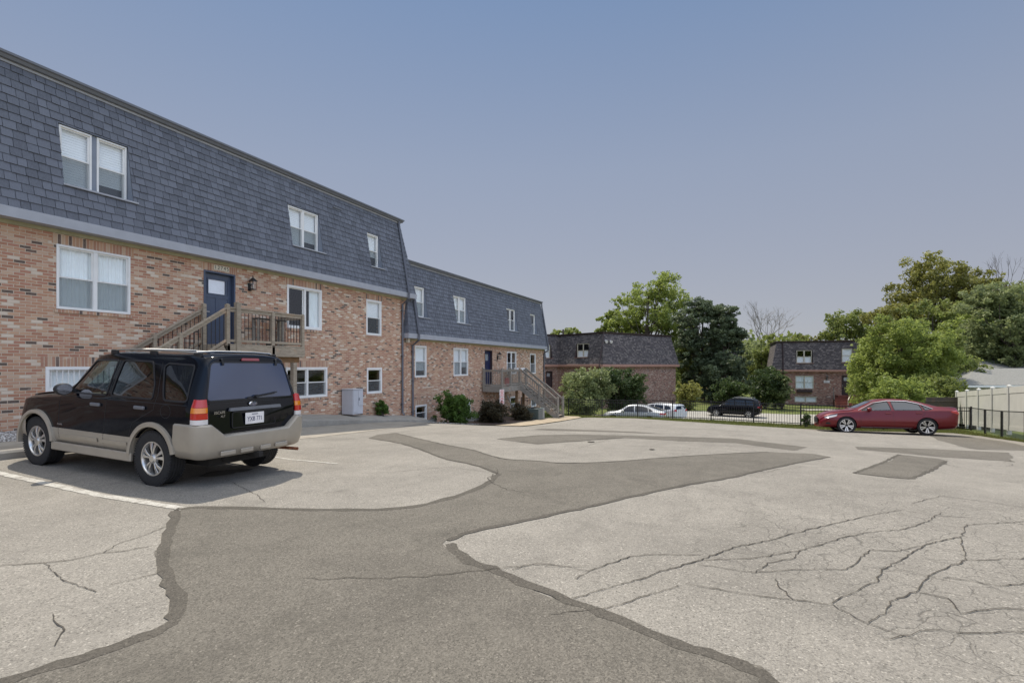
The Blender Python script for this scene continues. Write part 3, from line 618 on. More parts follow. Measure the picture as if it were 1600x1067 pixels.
def window(root, T, s0, s1, z0, z1, d=0., units=1, top='curtain', low='curtain', frame="white_vinyl", slider=False, small=False, bars=False, name='window', casing=.05):
    o = tmb(T); c = casing
    for (a, b, e, f) in ((s0, s1, z1 - c, z1), (s0, s1, z0, z0 + c), (s0, s0 + c, z0 + c, z1 - c), (s1 - c, s1, z0 + c, z1 - c)):
        o.box(a, b, d - .09, d + .022, e, f)
    W = s1 - s0 - 2 * c; mw = .085 if units > 1 else 0
    uw = (W - mw * (units - 1)) / units
    for k in range(1, units): a = s0 + c + k * uw + (k - 1) * mw; o.box(a, a + mw, d - .085, d + .014, z0 + c, z1 - c)
    w = tbuild(o, name, frame, root, bevel=.004 if not small else 0)
    for k in range(units):
        a = s0 + c + k * (uw + mw); b = a + uw; e = z0 + c; f = z1 - c; mid = (e + f) / 2; r = .03
        sh = tmb(T)
        if slider and k == 1:
            pieces = [(a, b, e, f, -.03)]
        elif slider: pieces = [(a, b, e, f, -.055)]
        else: pieces = [(a, b, mid - .012, f, -.028), (a, b, e, mid + .012, -.058)]
        for (p, q, u, v, dd) in pieces:
            for bx in ((p, q, v - r, v), (p, q, u, u + r), (p, p + r, u + r, v - r), (q - r, q, u + r, v - r)): sh.box(bx[0], bx[1], d + dd - .014, d + dd + .014, bx[2], bx[3])
        tbuild(sh, 'sash', frame, w)
        g = tmb(T)
        for (p, q, u, v, dd) in pieces: g.add([(p + r, d + dd, u + r), (q - r, d + dd, u + r), (q - r, d + dd, v - r), (p + r, d + dd, v - r)], [(0, 1, 2, 3)])
        tbuild(g, 'glass', 'window_glass', w)
        if not small and not slider:
            g = tmb(T); g.add([(a + .012, d - .02, e + .01), (b - .012, d - .02, e + .01), (b - .012, d - .02, mid - .02), (a + .012, d - .02, mid - .02)], [(0, 1, 2, 3)])
            tbuild(g, 'insect_screen', 'screen_mesh', w)
        rnd = random.Random(int(s0 * 100) + k)
        drop = e + (f - e) * rnd.choice((0, 0, 0, .18, .3)) if top == 'blind' and not small else e     # some blinds are not let down fully
        spans = [(mid, f, top), (e, mid, low)] if top != low else [(drop, f, top)]
        for u, v, kind in spans:
            if kind is None or (slider and kind == 'half' and k == 0): continue
            cm = tmb(T); n = 30; dd = d - .10
            if kind == 'curtain' or kind == 'half':
                hi = b if kind == 'curtain' else b; lo = a if kind == 'curtain' else a + (b - a) * .35
                pts = [(lo + (hi - lo) * i / n, dd + .018 * math.sin(i * 1.7 + rnd.random() * .8) + .01 * math.sin(i * .6)) for i in range(n + 1)]
                for (x0, y0), (x1, y1) in zip(pts, pts[1:]): cm.add([(x0, y0, u), (x1, y1, u), (x1, y1, v), (x0, y0, v)], [(0, 1, 2, 3)])
                tbuild(cm, 'curtain', 'curtain', w, smooth=True, recalc=False)
            else:
                z = u; st = .06 if not small else .12
                while z < v: cm.add([(a, dd + .003, z), (b, dd + .003, z), (b, dd - .003, min(v, z + st)), (a, dd - .003, min(v, z + st))], [(0, 1, 2, 3)]); z += st
                tbuild(cm, 'blind', 'blind', w, recalc=False)
    if bars:
        o = tmb(T); x = s0 + .1
        while x < s1 - .05: o.box(x, x + .015, d - .016, d - .002, z0 + c, z1 - c); x += .11
        tbuild(o, 'security_bars', 'white_vinyl', w)
    return w
def soldier(root, T, s0, s1, z0, h, mat="tan_brick_soldier", name='lintel', proud=.006):
    m = tmb(T); m.box(s0, s1, -.04, proud, z0 + .004, z0 + h - .006); return tbuild(m, name, mat, root)

class Block:
    def __init__(s, root, fp, zw0, zb0, zb1, zt, over=.30, ins=.25, brick="tan_brick", shingle="blue_slate", real=(), band="trim_light", frieze="trim_olive", gutter="gutter_grey", mops=None, wops=None, exp=.187, sw=.215):
        s.root = root; n = len(fp); s.zb0, s.zb1, s.zt = zb0, zb1, zt; s.over, s.ins = over, ins
        cv = []
        for i in range(n):
            a, b, c = Vector(fp[i - 1]), Vector(fp[i]), Vector(fp[(i + 1) % n]); cv.append(1 if (b - a).cross(c - b) > 0 else -1)
        s.S = [Side(fp[i], fp[(i + 1) % n], cv[i], cv[(i + 1) % n]) for i in range(n)]
        mops = mops or {}; wops = wops or {}
        # wall
        m = MB()
        for i, T in enumerate(s.S):
            hs = wops.get(i, []); holegrid(m, T, 0, T.L, zw0, zb0, hs, lambda z: 0)
            for a, b, c, d in hs:
                for q in (((a, c), (b, c)), ((b, c), (b, d)), ((b, d), (a, d)), ((a, d), (a, c))):
                    (x0, z0), (x1, z1) = q; m.quad(T(x0, 0, z0), T(x1, 0, z1), T(x1, -.25, z1), T(x0, -.25, z0))
        s.wall = m.build("wall", brick, root, recalc=False)
        # roof
        dm = s.dm; m = MB(); rnd = random.Random(len(fp) + int(zt * 10))
        for i, T in enumerate(s.S):
            hs = mops.get(i, []); l0 = T.lim(dm(zb1)); l1 = T.lim(dm(zt)); A = max(l0[0], l1[0]); B = min(l0[1], l1[1])
            holegrid(m, T, A, B, zb1 - .02, zt, hs, lambda z: dm(z) - .004)
            for (x0, x1) in ((l0[0], l1[0]), (l0[1], l1[1])):
                e = A if x0 < T.L / 2 else B
                m.add([T(x0, dm(zb1), zb1 - .02), T(e, dm(zb1) - .004, zb1 - .02), T(e, dm(zt) - .004, zt), T(x1, dm(zt), zt)], [(0, 1, 2, 3)])
            if i in real:
                nv = (T.n * (zt - zb1) + Vector((0, 0)) ); nn = Vector((T.n.x, T.n.y, (over + ins) / (zt - zb1))).normalized()
                z = zb1 - .015; row = 0
                while z < zt - .02:
                    z2 = min(z + exp, zt); a0, b0 = T.lim(dm(z)); a1, b1 = T.lim(dm(z2)); lo = min(a0, a1) ; hi = max(b0, b1)
                    x = lo - rnd.random() * .2
                    while x < hi:
                        w = rnd.choice((.17, .205, .205, .235, .25)) * (sw / .215); jz = rnd.uniform(-.006, .004)
                        rs = [(max(x + .005, lo), min(x + w - .005, hi), z + jz, z2 + .0)]
                        for h in hs: rs = subtract(rs, h)
                        th = rnd.uniform(.018, .030)
                        for (p, q, c, d) in rs:
                            if q - p < .012 or d - c < .012: continue
                            def L(u, zz): 
                                l = T.lim(dm(zz)); return min(max(u, l[0]), l[1])
                            P = [T(L(p, c), dm(c), c), T(L(q, c), dm(c), c), T(L(q, d), dm(d), d), T(L(p, d), dm(d), d)]
                            O = [P[0] + nn * th, P[1] + nn * th, P[2] + nn * .006, P[3] + nn * .006]
                            m.add(P + O, [(4, 5, 6, 7), (0, 1, 5, 4), (1, 2, 6, 5), (3, 0, 4, 7)])
                        x += w
                    z = z2; row += 1
        s.roof = m.build("roof", shingle, root, recalc=False)
        # recesses round the roof windows
        for i, hs in mops.items():
            T = s.S[i]
            for a, b, c, d in hs:
                dw = dm(d) - .05; m = MB(); mt = MB()
                m.add([T(a, dm(c) + .012, c), T(a, dw, c), T(a, dw, d), T(a, dm(d) + .012, d)], [(0, 1, 2, 3)])
                m.add([T(b, dm(c) + .012, c), T(b, dw, c), T(b, dw, d), T(b, dm(d) + .012, d)], [(0, 1, 2, 3)])
                m.add([T(a, dw, d), T(b, dw, d), T(b, dm(d) + .03, d), T(a, dm(d) + .03, d)], [(0, 1, 2, 3)])
                q = tmb(T); q.box(a - .03, b + .10, dw - .02, dm(c) + .06, c - .035, c + .002); mt.add([T(*p) for p in q.v], q.f)
                m.build("window_recess", "trim_blue_grey" if band == "trim_light" else "brown_frame", root, recalc=False)
                mt.build("window_ledge", band, root)
        # band, soffit, frieze, gutter: profiles swept round the footprint
        s.sweep("fascia_band", [(-.05, zb0), (over + .03, zb0), (over + .035, zb1 - .01), (over - .02, zb1 + .015), (-.05, zb1 + .01)], band)
        if frieze: s.sweep("frieze_board", [(-.02, zb0 - .085), (.035, zb0 - .085), (.045, zb0 - .002), (-.02, zb0 - .002)], frieze)
        t = -ins
        s.sweep("eave_board", [(t - .05, zt - .16), (t + .06, zt - .16), (t + .07, zt + .0), (t - .05, zt + .0)], "trim_light" if band == "trim_light" else gutter)
        s.sweep("gutter", [(t + .071, zt - .11), (t + .13, zt - .10), (t + .155, zt - .04), (t + .19, zt - .02), (t + .19, zt + .03), (t - .06, zt + .035), (t - .06, zt + .002), (t + .071, zt + .002)], gutter)
        m = MB(); m.add([Vector((*(T.a + (T.n + s.S[i - 1].n) * (t + .0) ), zt + .02)) for i, T in enumerate(s.S)], [tuple(range(n))]); m.build("roof_deck", "roof_flat", root)
    def dm(s, z):
        return s.over + (z - s.zb1) / (s.zt - s.zb1) * (-s.ins - s.over)
    def corner(s, i, d): 
        T = s.S[i % len(s.S)]; P = s.S[(i - 1) % len(s.S)]; return T.a + (T.n + P.n) * d
    def sweep(s, name, prof, mat):
        m = MB(); n = len(s.S); k = len(prof)
        for i in range(n):
            for d, z in prof: c = s.corner(i, d); m.v.append((c.x, c.y, z))
        for i in range(n):
            for j in range(k): m.f.append((i * k + j, ((i + 1) % n) * k + j, ((i + 1) % n) * k + (j + 1) % k, i * k + (j + 1) % k))
        return m.build(name, mat, s.root)
def downspout(root, blk, T, u, z0, mat="downspout_metal", w=.085, side=0):
    dm = blk.dm; o = .055
    t = -blk.ins
    pts = [T(u, t + .12, blk.zt - .08), T(u, t + .12, blk.zt - .2), T(u, dm(blk.zt - .35) + o + .02, blk.zt - .35), T(u, blk.over + o + .05, blk.zb1), T(u, blk.over + o + .05, blk.zb0 - .05), T(u, .06, blk.zb0 - .30), T(u, .06, z0 + .12), T(u, .16, z0 + .02)]
    m = MB()
    m.tube(pts, w * .62, 4)
    o_ = m.build("downspout", mat, root)
    for z in (blk.zb0 - .6, z0 + .5, (blk.zb0 + z0) / 2):
        q = tmb(T); q.box(u - .075, u + .075, .0, .125, z, z + .03); tbuild(q, "strap", mat, o_)
    return o_
def door(root, T, s0, s1, z0, z1, mat, lite=True, frame="door_blue", sub="door", handle_left=True):
    m = tmb(T); c = .05
    m.box(s0, s0 + c, -.2, .015, z0, z1); m.box(s1 - c, s1, -.2, .015, z0, z1); m.box(s0 + c, s1 - c, -.2, .015, z1 - c, z1); m.box(s0 + c, s1 - c, -.2, .02, z0 - .02, z0 + .02)
    tbuild(m, "door_frame", frame, root, bevel=.004)
    a, b = s0 + c + .004, s1 - c - .004; e, f = z0 + .024, z1 - c - .004; W = b - a; Hh = f - e
    m = tmb(T); D = -.115; st = .115
    lz0, lz1 = f - .57, f - .17
    m.box(a, b, D - .04, D - .012, e, lz0 if lite else f)
    if lite:
        m.box(a, a + st + .06, D - .04, D - .012, lz0, f); m.box(b - st - .06, b, D - .04, D - .012, lz0, f); m.box(a + st + .06, b - st - .06, D - .04, D - .012, lz1, f)
    # raised stiles and rails
    m.box(a, a + st, D - .012, D, e, f); m.box(b - st, b, D - .012, D, e, f)
    m.box(a + st, b - st, D - .012, D, e, e + .22); m.box(a + st, b - st, D - .012, D, f - .12, f)
    m.box((a + b) / 2 - .05, (a + b) / 2 + .05, D - .012, D, e + .22, lz0 - .12); m.box(a + st, b - st, D - .012, D, lz0 - .12, lz0 - .03)
    d = tbuild(m, sub, mat, root)
    if lite:
        g = tmb(T); x0, x1 = a + st + .06, b - st - .06
        g.add([(x0, D - .02, lz0), (x1, D - .02, lz0), (x1, D - .02, lz1), (x0, D - .02, lz1)], [(0, 1, 2, 3)]); tbuild(g, "door_glass", "frosted", d)
        g = tmb(T)
        for q in ((x0 - .03, x1 + .03, lz1, lz1 + .03), (x0 - .03, x1 + .03, lz0 - .03, lz0), (x0 - .03, x0, lz0, lz1), (x1, x1 + .03, lz0, lz1)): g.box(q[0], q[1], D - .012, D + .012, q[2], q[3])
        tbuild(g, "door_glass_trim", mat, d)
        g = tmb(T); g.add([(x0, D - .06, lz0), (x1, D - .06, lz0), (x1, D - .06, lz1), (x0, D - .06, lz1)], [(0, 1, 2, 3)]); tbuild(g, "door_blind", "curtain", d)
    hx = a + .065 if handle_left else b - .065; sg = 1 if handle_left else -1
    g = tmb(T); g.box(hx - .028, hx + .028, D, D + .012, e + .90, e + .96); g.box(hx - .01, hx + .01, D + .012, D + .05, e + .92, e + .94); g.box(hx if sg > 0 else hx - .12, hx + .12 if sg > 0 else hx, D + .04, D + .055, e + .918, e + .942)
    g.box(hx - .028, hx + .028, D, D + .02, e + 1.05, e + 1.11)
    tbuild(g, "door_handle", "brushed_nickel", d, bevel=.004)
    return d
def lantern(root, T, u, z, s=1.0, mat="black_metal"):
    m = tmb(T); m.box(u - .05 * s, u + .05 * s, .0, .02, z - .12 * s, z + .08 * s); m.box(u - .012, u + .012, .02, .13 * s, z - .10 * s, z - .08 * s)
    m.box(u - .012, u + .012, .02, .13 * s, z + .02 * s, z + .035 * s)
    for dx, dy in ((-1, -1), (1, -1), (1, 1), (-1, 1)): m.box(u + dx * .055 * s - .005, u + dx * .055 * s + .005, .13 * s + dy * .055 * s - .005, .13 * s + dy * .055 * s + .005, z - .08 * s, z + .13 * s)
    m.box(u - .065 * s, u + .065 * s, .065 * s, .195 * s, z - .10 * s, z - .08 * s)
    # pyramid cap with finial
    k = len(m.v); r = .085 * s; c = .13 * s; zz = z + .13 * s
    m.add([(u - r, c - r, zz), (u + r, c - r, zz), (u + r, c + r, zz), (u - r, c + r, zz), (u - .012, c - .012, zz + .1 * s), (u + .012, c - .012, zz + .1 * s), (u + .012, c + .012, zz + .1 * s), (u - .012, c + .012, zz + .1 * s)], [(0, 1, 5, 4), (1, 2, 6, 5), (2, 3, 7, 6), (3, 0, 4, 7), (3, 2, 1, 0), (4, 5, 6, 7)])
    m.box(u - .01, u + .01, c - .01, c + .01, zz + .1 * s, zz + .15 * s)
    o = tbuild(m, "wall_lantern", mat, root)
    g = tmb(T); g.box(u - .045 * s, u + .045 * s, c - .045 * s, c + .045 * s, z - .07 * s, z + .12 * s); tbuild(g, "lantern_glass", "window_glass", o)
    g = tmb(T); g.box(u - .012 * s, u + .012 * s, c - .012 * s, c + .012 * s, z - .07 * s, z + .05 * s); tbuild(g, "candle", "cream_paint", o)
    return o

# --- near building --------------------------------------------------------
b1 = thing("apartment_building", "near brick apartment building, slate-blue shingled upper storey, slate-blue door numbered 12745", "building", (0, 14, 0), 0, "brick apartment buildings")
X0 = -4.0; E1 = 20.1
UW = [(6.83, 8.26, 2, 'blind', 'blind'), (13.34, 14.72, 2, 'blind', 'blind'), (17.42, 18.14, 1, 'blind', 'blind'), (1.2, 2.6, 2, 'blind', 'blind')]
W1 = [(6.75, 8.30, 2.84, 4.28, 2), (13.24, 14.83, 2.84, 4.29, 2), (17.30, 18.27, 2.82, 4.27, 1), (.9, 2.5, 2.84, 4.28, 2)]
WB = [(6.55, 8.35, 1.0, 1.55, 1), (13.18, 15.11, .45, 1.52, 2), (17.34, 18.31, .43, 1.49, 1)]
DR1 = (10.26, 11.28, 2.17, 4.29)
off = lambda a: a - X0
mh = {0: [(off(a) - .015, off(b) + .015, 5.61, 7.0) for a, b, *_ in UW]}
wh = {0: [(off(a), off(b), c, d) for a, b, c, d, _ in W1 + WB] + [(off(DR1[0]), off(DR1[1]), DR1[2], DR1[3])]}
blk1 = Block(b1, [(X0, 0), (E1, 0), (E1, 12), (X0, 12)], -1.2, 4.60, 4.82, 8.10, mops=mh, wops=wh, real=(0, 1, 3))
T1 = blk1.S[0]
for a, b, n, tp, lo in UW:
    if a == 6.83:
        for p_, q_ in ((6.83, 7.49), (7.60, 8.26)): window(b1, T1, off(p_), off(q_), 5.635, 6.985, d=blk1.dm(7.0) - .02, units=1, top=tp, low=lo, casing=.04)
        mq = tmb(T1); mq.box(off(7.491), off(7.599), blk1.dm(7.0) - .12, blk1.dm(7.0) - .025, 5.615, 6.99); tbuild(mq, "window_mullion", "trim_blue_grey", b1)
        continue
    window(b1, T1, off(a) - .0, off(b) + .0, 5.635, 6.985, d=blk1.dm(7.0) - .02, units=n, top=tp, low=lo)
window(b1, T1, off(6.75), off(8.30), 2.84, 4.28, units=2)
window(b1, T1, off(.9), off(2.5), 2.84, 4.28, units=2)
window(b1, T1, off(13.24), off(14.83), 2.84, 4.29, units=2, slider=True, top='half', low='half', casing=.075)
window(b1, T1, off(17.30), off(18.27), 2.82, 4.27, units=1, top='blind', low=None, casing=.075)
window(b1, T1, off(6.55), off(8.35), 1.0, 1.55, units=1, slider=True, top='blind', low='blind', bars=True, casing=.07)
window(b1, T1, off(13.18), off(15.11), .45, 1.52, units=2, top=None, low=None, casing=.075)
window(b1, T1, off(17.34), off(18.31), .43, 1.49, units=1, top=None, low=None, casing=.075)
for a, b, c, d, n in W1: soldier(b1, T1, off(a) - .08, off(b) + .08, d, .225); soldier(b1, T1, off(a) - .04, off(b) + .04, c - .085, .08, name='brick_sill', proud=.03)
for a, b, c, d, n in WB: soldier(b1, T1, off(a) - .08, off(b) + .08, d, .225); soldier(b1, T1, off(a) - .04, off(b) + .04, c - .085, .08, name='brick_sill', proud=.03)
soldier(b1, T1, off(DR1[0]) - .06, off(DR1[1]) + .06, DR1[3], .215)
door(b1, T1, off(DR1[0]), off(DR1[1]), DR1[2], DR1[3], "door_blue", frame="door_blue")
lantern(b1, T1, off(11.78), 4.02, 1.15)
nb = tmb(T1); nb.box(off(10.57), off(11.06), .006, .02, 4.335, 4.485); hn = tbuild(nb, "house_number", "tile_cream", b1)
for k, ch in enumerate("12745"):
    x = 10.57 + .049 + k * .098
    textmesh("digit", ch, .15, "tile_black", hn, Matrix.Translation((x, -.0205, 4.41)) @ Matrix.Rotation(R(90), 4, 'X'), .002)
downspout(b1, blk1, T1, off(19.72), -.62)
vt = tmb(T1); vt.box(off(15.55), off(16.0), blk1.dm(7.55) + .0, blk1.dm(7.55) + .06, 7.50, 7.545); tbuild(vt, "roof_vent", "gutter_grey", b1)

# --- second building, one step down the slope -------------------------------
b2 = thing("apartment_building", "brick building joined to the near one, standing lower, with a navy door", "building", (0, 14, -1), 0, "brick apartment buildings")
Bz = 1.0
X2 = 20.12
o2 = lambda a: a - X2
U2 = [(20.80, 21.62, 1), (24.40, 25.77, 2), (31.2, 32.62, 2), (35.35, 36.32, 1)]
W2 = [(20.76, 21.73, 1.03, 2.52, 1), (24.33, 25.92, 1.03, 2.52, 2), (31.17, 32.7, 1.03, 2.50, 2), (35.2, 36.3, 1.0, 2.45, 1)]
V2 = [(20.8, 21.76, -1.02, -.27, 1), (25.05, 26.22, -1.35, -.30, 1), (31.7, 32.95, -1.4, -.45, 1), (35.45, 36.45, -1.4, -.45, 1)]
D2 = (28.0, 29.02, .38, 2.5)
mh = {0: [(o2(a) - .015, o2(b) + .015, 3.84 + Bz, 5.30 + Bz) for a, b, *_ in U2]}
wh = {0: [(o2(a), o2(b), c + Bz, d + Bz) for a, b, c, d, _ in W2 + V2] + [(o2(D2[0]), o2(D2[1]), D2[2] + Bz, D2[3] + Bz)]}
blk2 = Block(b2, [(X2, 0), (38.1, 0), (38.1, 12), (X2, 12)], -2.2 + Bz, 2.81 + Bz, 3.03 + Bz, 6.40 + Bz, mops=mh, wops=wh, real=(0, 1, 3))
T2 = blk2.S[0]
for a, b, n in U2: window(b2, T2, o2(a), o2(b), 3.865 + Bz, 5.285 + Bz, d=blk2.dm(5.30 + Bz) - .02, units=n, top='blind' if a < 30 else None, low='blind' if a < 30 else None)
for i, (a, b, c, d, n) in enumerate(W2): window(b2, T2, o2(a), o2(b), c + Bz, d + Bz, units=n, top='blind' if i < 2 else None, low='blind' if i < 2 else None, casing=.065)
for i, (a, b, c, d, n) in enumerate(V2): window(b2, T2, o2(a), o2(b), c + Bz, d + Bz, units=n, top='half' if i == 1 else None, low='half' if i == 1 else None, casing=.075)
for a, b, c, d, n in W2 + V2: soldier(b2, T2, o2(a) - .08, o2(b) + .08, d + Bz, .225); soldier(b2, T2, o2(a) - .04, o2(b) + .04, c - .085 + Bz, .08, name='brick_sill', proud=.03)
soldier(b2, T2, o2(D2[0]) - .06, o2(D2[1]) + .06, D2[3] + Bz, .215)
door(b2, T2, o2(D2[0]), o2(D2[1]), D2[2] + Bz, D2[3] + Bz, "door_dark_blue", frame="brown_frame")
lantern(b2, T2, o2(29.75), 2.1 + Bz, 1.3)
downspout(b2, blk2, T2, o2(20.52), -1.05 + Bz); downspout(b2, blk2, T2, o2(37.95), -1.7 + Bz)
# small cream junction cap under the roof corner, vents on the flat roof
q = MB(); q.box(20.0, 20.16, -.16, -.02, 2.62 + Bz, 2.80 + Bz); q.build("soffit_cap", "cream_paint", b2, bevel=.01)
for x, y in ((23.2, .9), (30.5, 5.0)):
    q = MB(); q.tube([(x, y, 6.35 + Bz), (x, y, 6.58 + Bz)], .16, 14); q.tube([(x, y, 6.56 + Bz), (x, y, 6.64 + Bz)], [.24, .12], 14); q.build("roof_vent", "gutter_grey", b2, smooth=True)
# ---------------------------------------------------------------- porches
def baluster_run(root, p0, p1, z0, z1, h, wood="weathered_wood", bal="baluster_black", sp=.112, top_w=.09, br=.009, lift=.09, skip_bottom=False):
    """one railing section from p0 to p1 (plan), deck heights z0, z1"""
    p0 = Vector(p0); p1 = Vector(p1); L = (p1 - p0).length; e = (p1 - p0) / L
    P = lambda s, z: (p0.x + e.x * s, p0.y + e.y * s, z0 + (z1 - z0) * s / L + z)
    m = MB(); m.bar(P(0, h), P(L, h), top_w, .038); m.bar(P(0, h - .065), P(L, h - .065), .038, .088); m.bar(P(0, lift), P(L, lift), .038, .07)
    r = m.build("railing", wood, root, bevel=.003)
    n = int(L / sp)
    proto = None
    for k in range(n):
        s = (k + .5) * L / n; a = P(s, lift - .02); b = P(s, h - .08)
        if proto is None or abs(z1 - z0) > 1e-6:
            q = MB(); q.tube([(0, 0, 0), (0, 0, b[2] - a[2])], br, 6); proto = q.build("baluster", bal, r, smooth=True); c = proto
        else: c = proto.copy(); COL.objects.link(c); c.parent = r
        c.location = a
    return r
def post(root, x, y, z0, z1, w=.095, mat="weathered_wood", name="post", cap=False):
    m = MB(); m.box(x - w / 2, x + w / 2, y - w / 2, y + w / 2, z0, z1)
    if cap: m.add([(x - w / 2, y - w / 2, z1), (x + w / 2, y - w / 2, z1), (x + w / 2, y + w / 2, z1), (x - w / 2, y + w / 2, z1), (x, y, z1 + .03)], [(0, 1, 4), (1, 2, 4), (2, 3, 4), (3, 0, 4)])
    return m.build(name, mat, root, bevel=.004)

p1 = thing("wooden_porch", "weathered wooden deck with black balusters, its steps ending behind the black car", "porch", (11.4, 13.4, .05), 0, "wooden porches")
OX, OY, OZ = 11.4, 13.4, .05
def lx(x): return x - OX
def ly(y): return y - OY
def lz(z): return z - OZ
YF, YB, DK = 12.90, 13.93, 2.17
m = MB(); x = 10.12
while x < 12.86:
    m.box(lx(x), lx(min(x + .135, 12.88)), ly(YF - .05), ly(YB + .05), lz(DK - .036), lz(DK)); x += .142
m.build("deck_boards", "weathered_wood", p1)
m = MB(); m.box(lx(10.1), lx(12.9), ly(YF - .05), ly(YF), lz(DK - .33), lz(DK - .037)); m.box(lx(12.85), lx(12.9), ly(YF), ly(YB), lz(DK - .33), lz(DK - .037)); m.box(lx(10.1), lx(10.15), ly(YF), ly(YB), lz(DK - .33), lz(DK - .037))
m.build("rim_board", "weathered_wood", p1, bevel=.006)
m = MB()
for k in range(6): xx = 10.4 + k * .42; m.box(lx(xx), lx(xx + .045), ly(YF + .002), ly(YB), lz(DK - .28), lz(DK - .038))
m.box(lx(10.2), lx(12.8), ly(13.0), ly(13.09), lz(DK - .50), lz(DK - .282)); m.build("joists", "orange_wood", p1)
for x, y, zt, w in ((10.15, YF, 3.24, .10), (10.45, YF - .02, 3.32, .13), (11.66, YF, 3.16, .10), (12.83, YF, 3.19, .095), (10.18, YB - .05, 3.3, .10), (12.83, YB - .05, 3.17, .09)):
    post(p1, lx(x), ly(y), lz(DK - .34 if y < 13.5 else DK), lz(zt), w, cap=True)
for x, y in ((12.55, 12.98), (10.4, 12.98), (12.75, 13.85)): post(p1, lx(x), ly(y), lz(-.06), lz(DK - .50 if y < 13.5 else DK - .29), .14, name="support_post")
for a, b in (((10.20, YF), (10.40, YF)), ((10.52, YF), (11.61, YF)), ((11.71, YF), (12.78, YF))): baluster_run(p1, (lx(a[0]), ly(a[1])), (lx(b[0]), ly(b[1])), lz(DK), lz(DK), .99)
baluster_run(p1, (lx(12.83), ly(YF + .06)), (lx(12.83), ly(YB - .11)), lz(DK), lz(DK), .97)
# steps, going down along the wall to the left
N = 11; xs0, xs1 = 10.08, 7.15; rise = (DK - .11) / N; run = (xs0 - xs1) / (N - 1)
m = MB()
for k in range(1, N): x = xs0 - (k - 1) * run; z = DK - k * rise; m.box(lx(x - run - .02), lx(x), ly(YF + .04), ly(YB - .04), lz(z - .038), lz(z))
m.build("stair_treads", "grey_wood", p1)
for y in (YF, YB - .03):
    m = MB(); m.bar((lx(xs0), ly(y), lz(DK - .16)), (lx(xs1 - .1), ly(y), lz(.11 + .03)), .042, .27); m.build("stringer", "weathered_wood", p1)
    post(p1, lx(8.83), ly(y), lz(DK - rise / run * (xs0 - 8.83) - .15), lz(DK - rise / run * (xs0 - 8.83) + 1.02), .095); post(p1, lx(7.3), ly(y), lz(.1), lz(1.17), .095)
    baluster_run(p1, (lx(8.88), ly(y)), (lx(10.10), ly(y)), lz(DK - rise / run * (xs0 - 8.88)), lz(DK), .96)
    baluster_run(p1, (lx(7.35), ly(y)), (lx(8.78), ly(y)), lz(DK - rise / run * (xs0 - 7.35)), lz(DK - rise / run * (xs0 - 8.78)), .96)
# things standing on the deck
t = thing("side_table", "dark topped narrow wooden table standing on the near deck against the brick wall", "table", (12.25, 13.72, DK))
m = MB(); m.box(-.52, .52, -.14, .14, .84, .87); m.build("tabletop", "dark_wood", t)
for x in (-.47, .47):
    for y in (-.1, .1): m = MB(); m.box(x - .035, x + .035, y - .02, y + .02, 0, .84); m.build("leg", "grey_wood", t)
t = tag(MB().box(-.07, .07, -.06, .06, 0, .075).add([(-.05, -.04, .075), (.05, -.04, .075), (.05, .04, .075), (-.05, .04, .075), (0, 0, .11)], [(0, 1, 4), (1, 2, 4), (2, 3, 4), (3, 0, 4)]).build("black_box", "black_plastic", bevel=.01), "small black box on the near deck's edge by the middle rail post", "box"); t.location = (11.60, 12.98, DK)

p2 = thing("wooden_porch", "grey wooden deck with straight steps down to the sidewalk, in front of the navy door", "porch", (29.4, 13.3, -1.6), 0, "wooden porches")
OX, OY, OZ = 29.4, 13.3, -1.6
YF, YB, DK = 12.72, 13.93, .38
XA, XB = 27.6, 31.35
m = MB(); x = XA
while x < XB - .01: m.box(lx(x), lx(min(x + .135, XB)), ly(YF - .05), ly(YB + .05), lz(DK - .036), lz(DK)); x += .142
m.build("deck_boards", "grey_wood", p2)
m = MB(); m.box(lx(XA), lx(XB), ly(YF - .05), ly(YF), lz(DK - .32), lz(DK - .037)); m.box(lx(XA), lx(XA + .05), ly(YF), ly(YB), lz(DK - .32), lz(DK - .037)); m.box(lx(XB - .05), lx(XB), ly(YF), ly(YB), lz(DK - .32), lz(DK - .037))
m.build("rim_board", "grey_wood", p2)
for x, y in ((27.75, 12.8), (30.1, 12.85), (31.2, 12.85), (30.1, 13.8)): post(p2, lx(x), ly(y), lz(-1.62), lz(DK - .32), .14, "orange_wood", "support_post")
m = MB(); m.bar((lx(28.7), ly(12.85), lz(-.2)), (lx(29.9), ly(12.9), lz(-1.3)), .04, .09); m.build("brace", "grey_wood", p2)
for x, y in ((XA + .05, YF), (XA + .05, YB - .05), (28.85, YF), (30.28, YF), (31.3, YF), (31.3, YB - .05)): post(p2, lx(x), ly(y), lz(DK - .3), lz(DK + 1.05), .11, "grey_wood")
for a, b in (((27.7, YF), (28.8, YF)), ((28.9, YF), (30.22, YF)), ((XA + .05, YF + .06), (XA + .05, YB - .1)), ((31.3, YF + .06), (31.3, YB - .1))):
    baluster_run(p2, (lx(a[0]), ly(a[1])), (lx(b[0]), ly(b[1])), lz(DK), lz(DK), .95, "grey_wood", "grey_wood", .13, br=.014)
N = 11; ya, yb = YF - .05, 10.25; GZ = -1.60; rise = (DK - GZ) / N; run = (ya - yb) / (N - 1)
m = MB()
for k in range(1, N): y = ya - (k - 1) * run; z = DK - k * rise; m.box(lx(30.33), lx(31.25), ly(y - run - .02), ly(y), lz(z - .038), lz(z))
m.build("stair_treads", "grey_wood", p2)
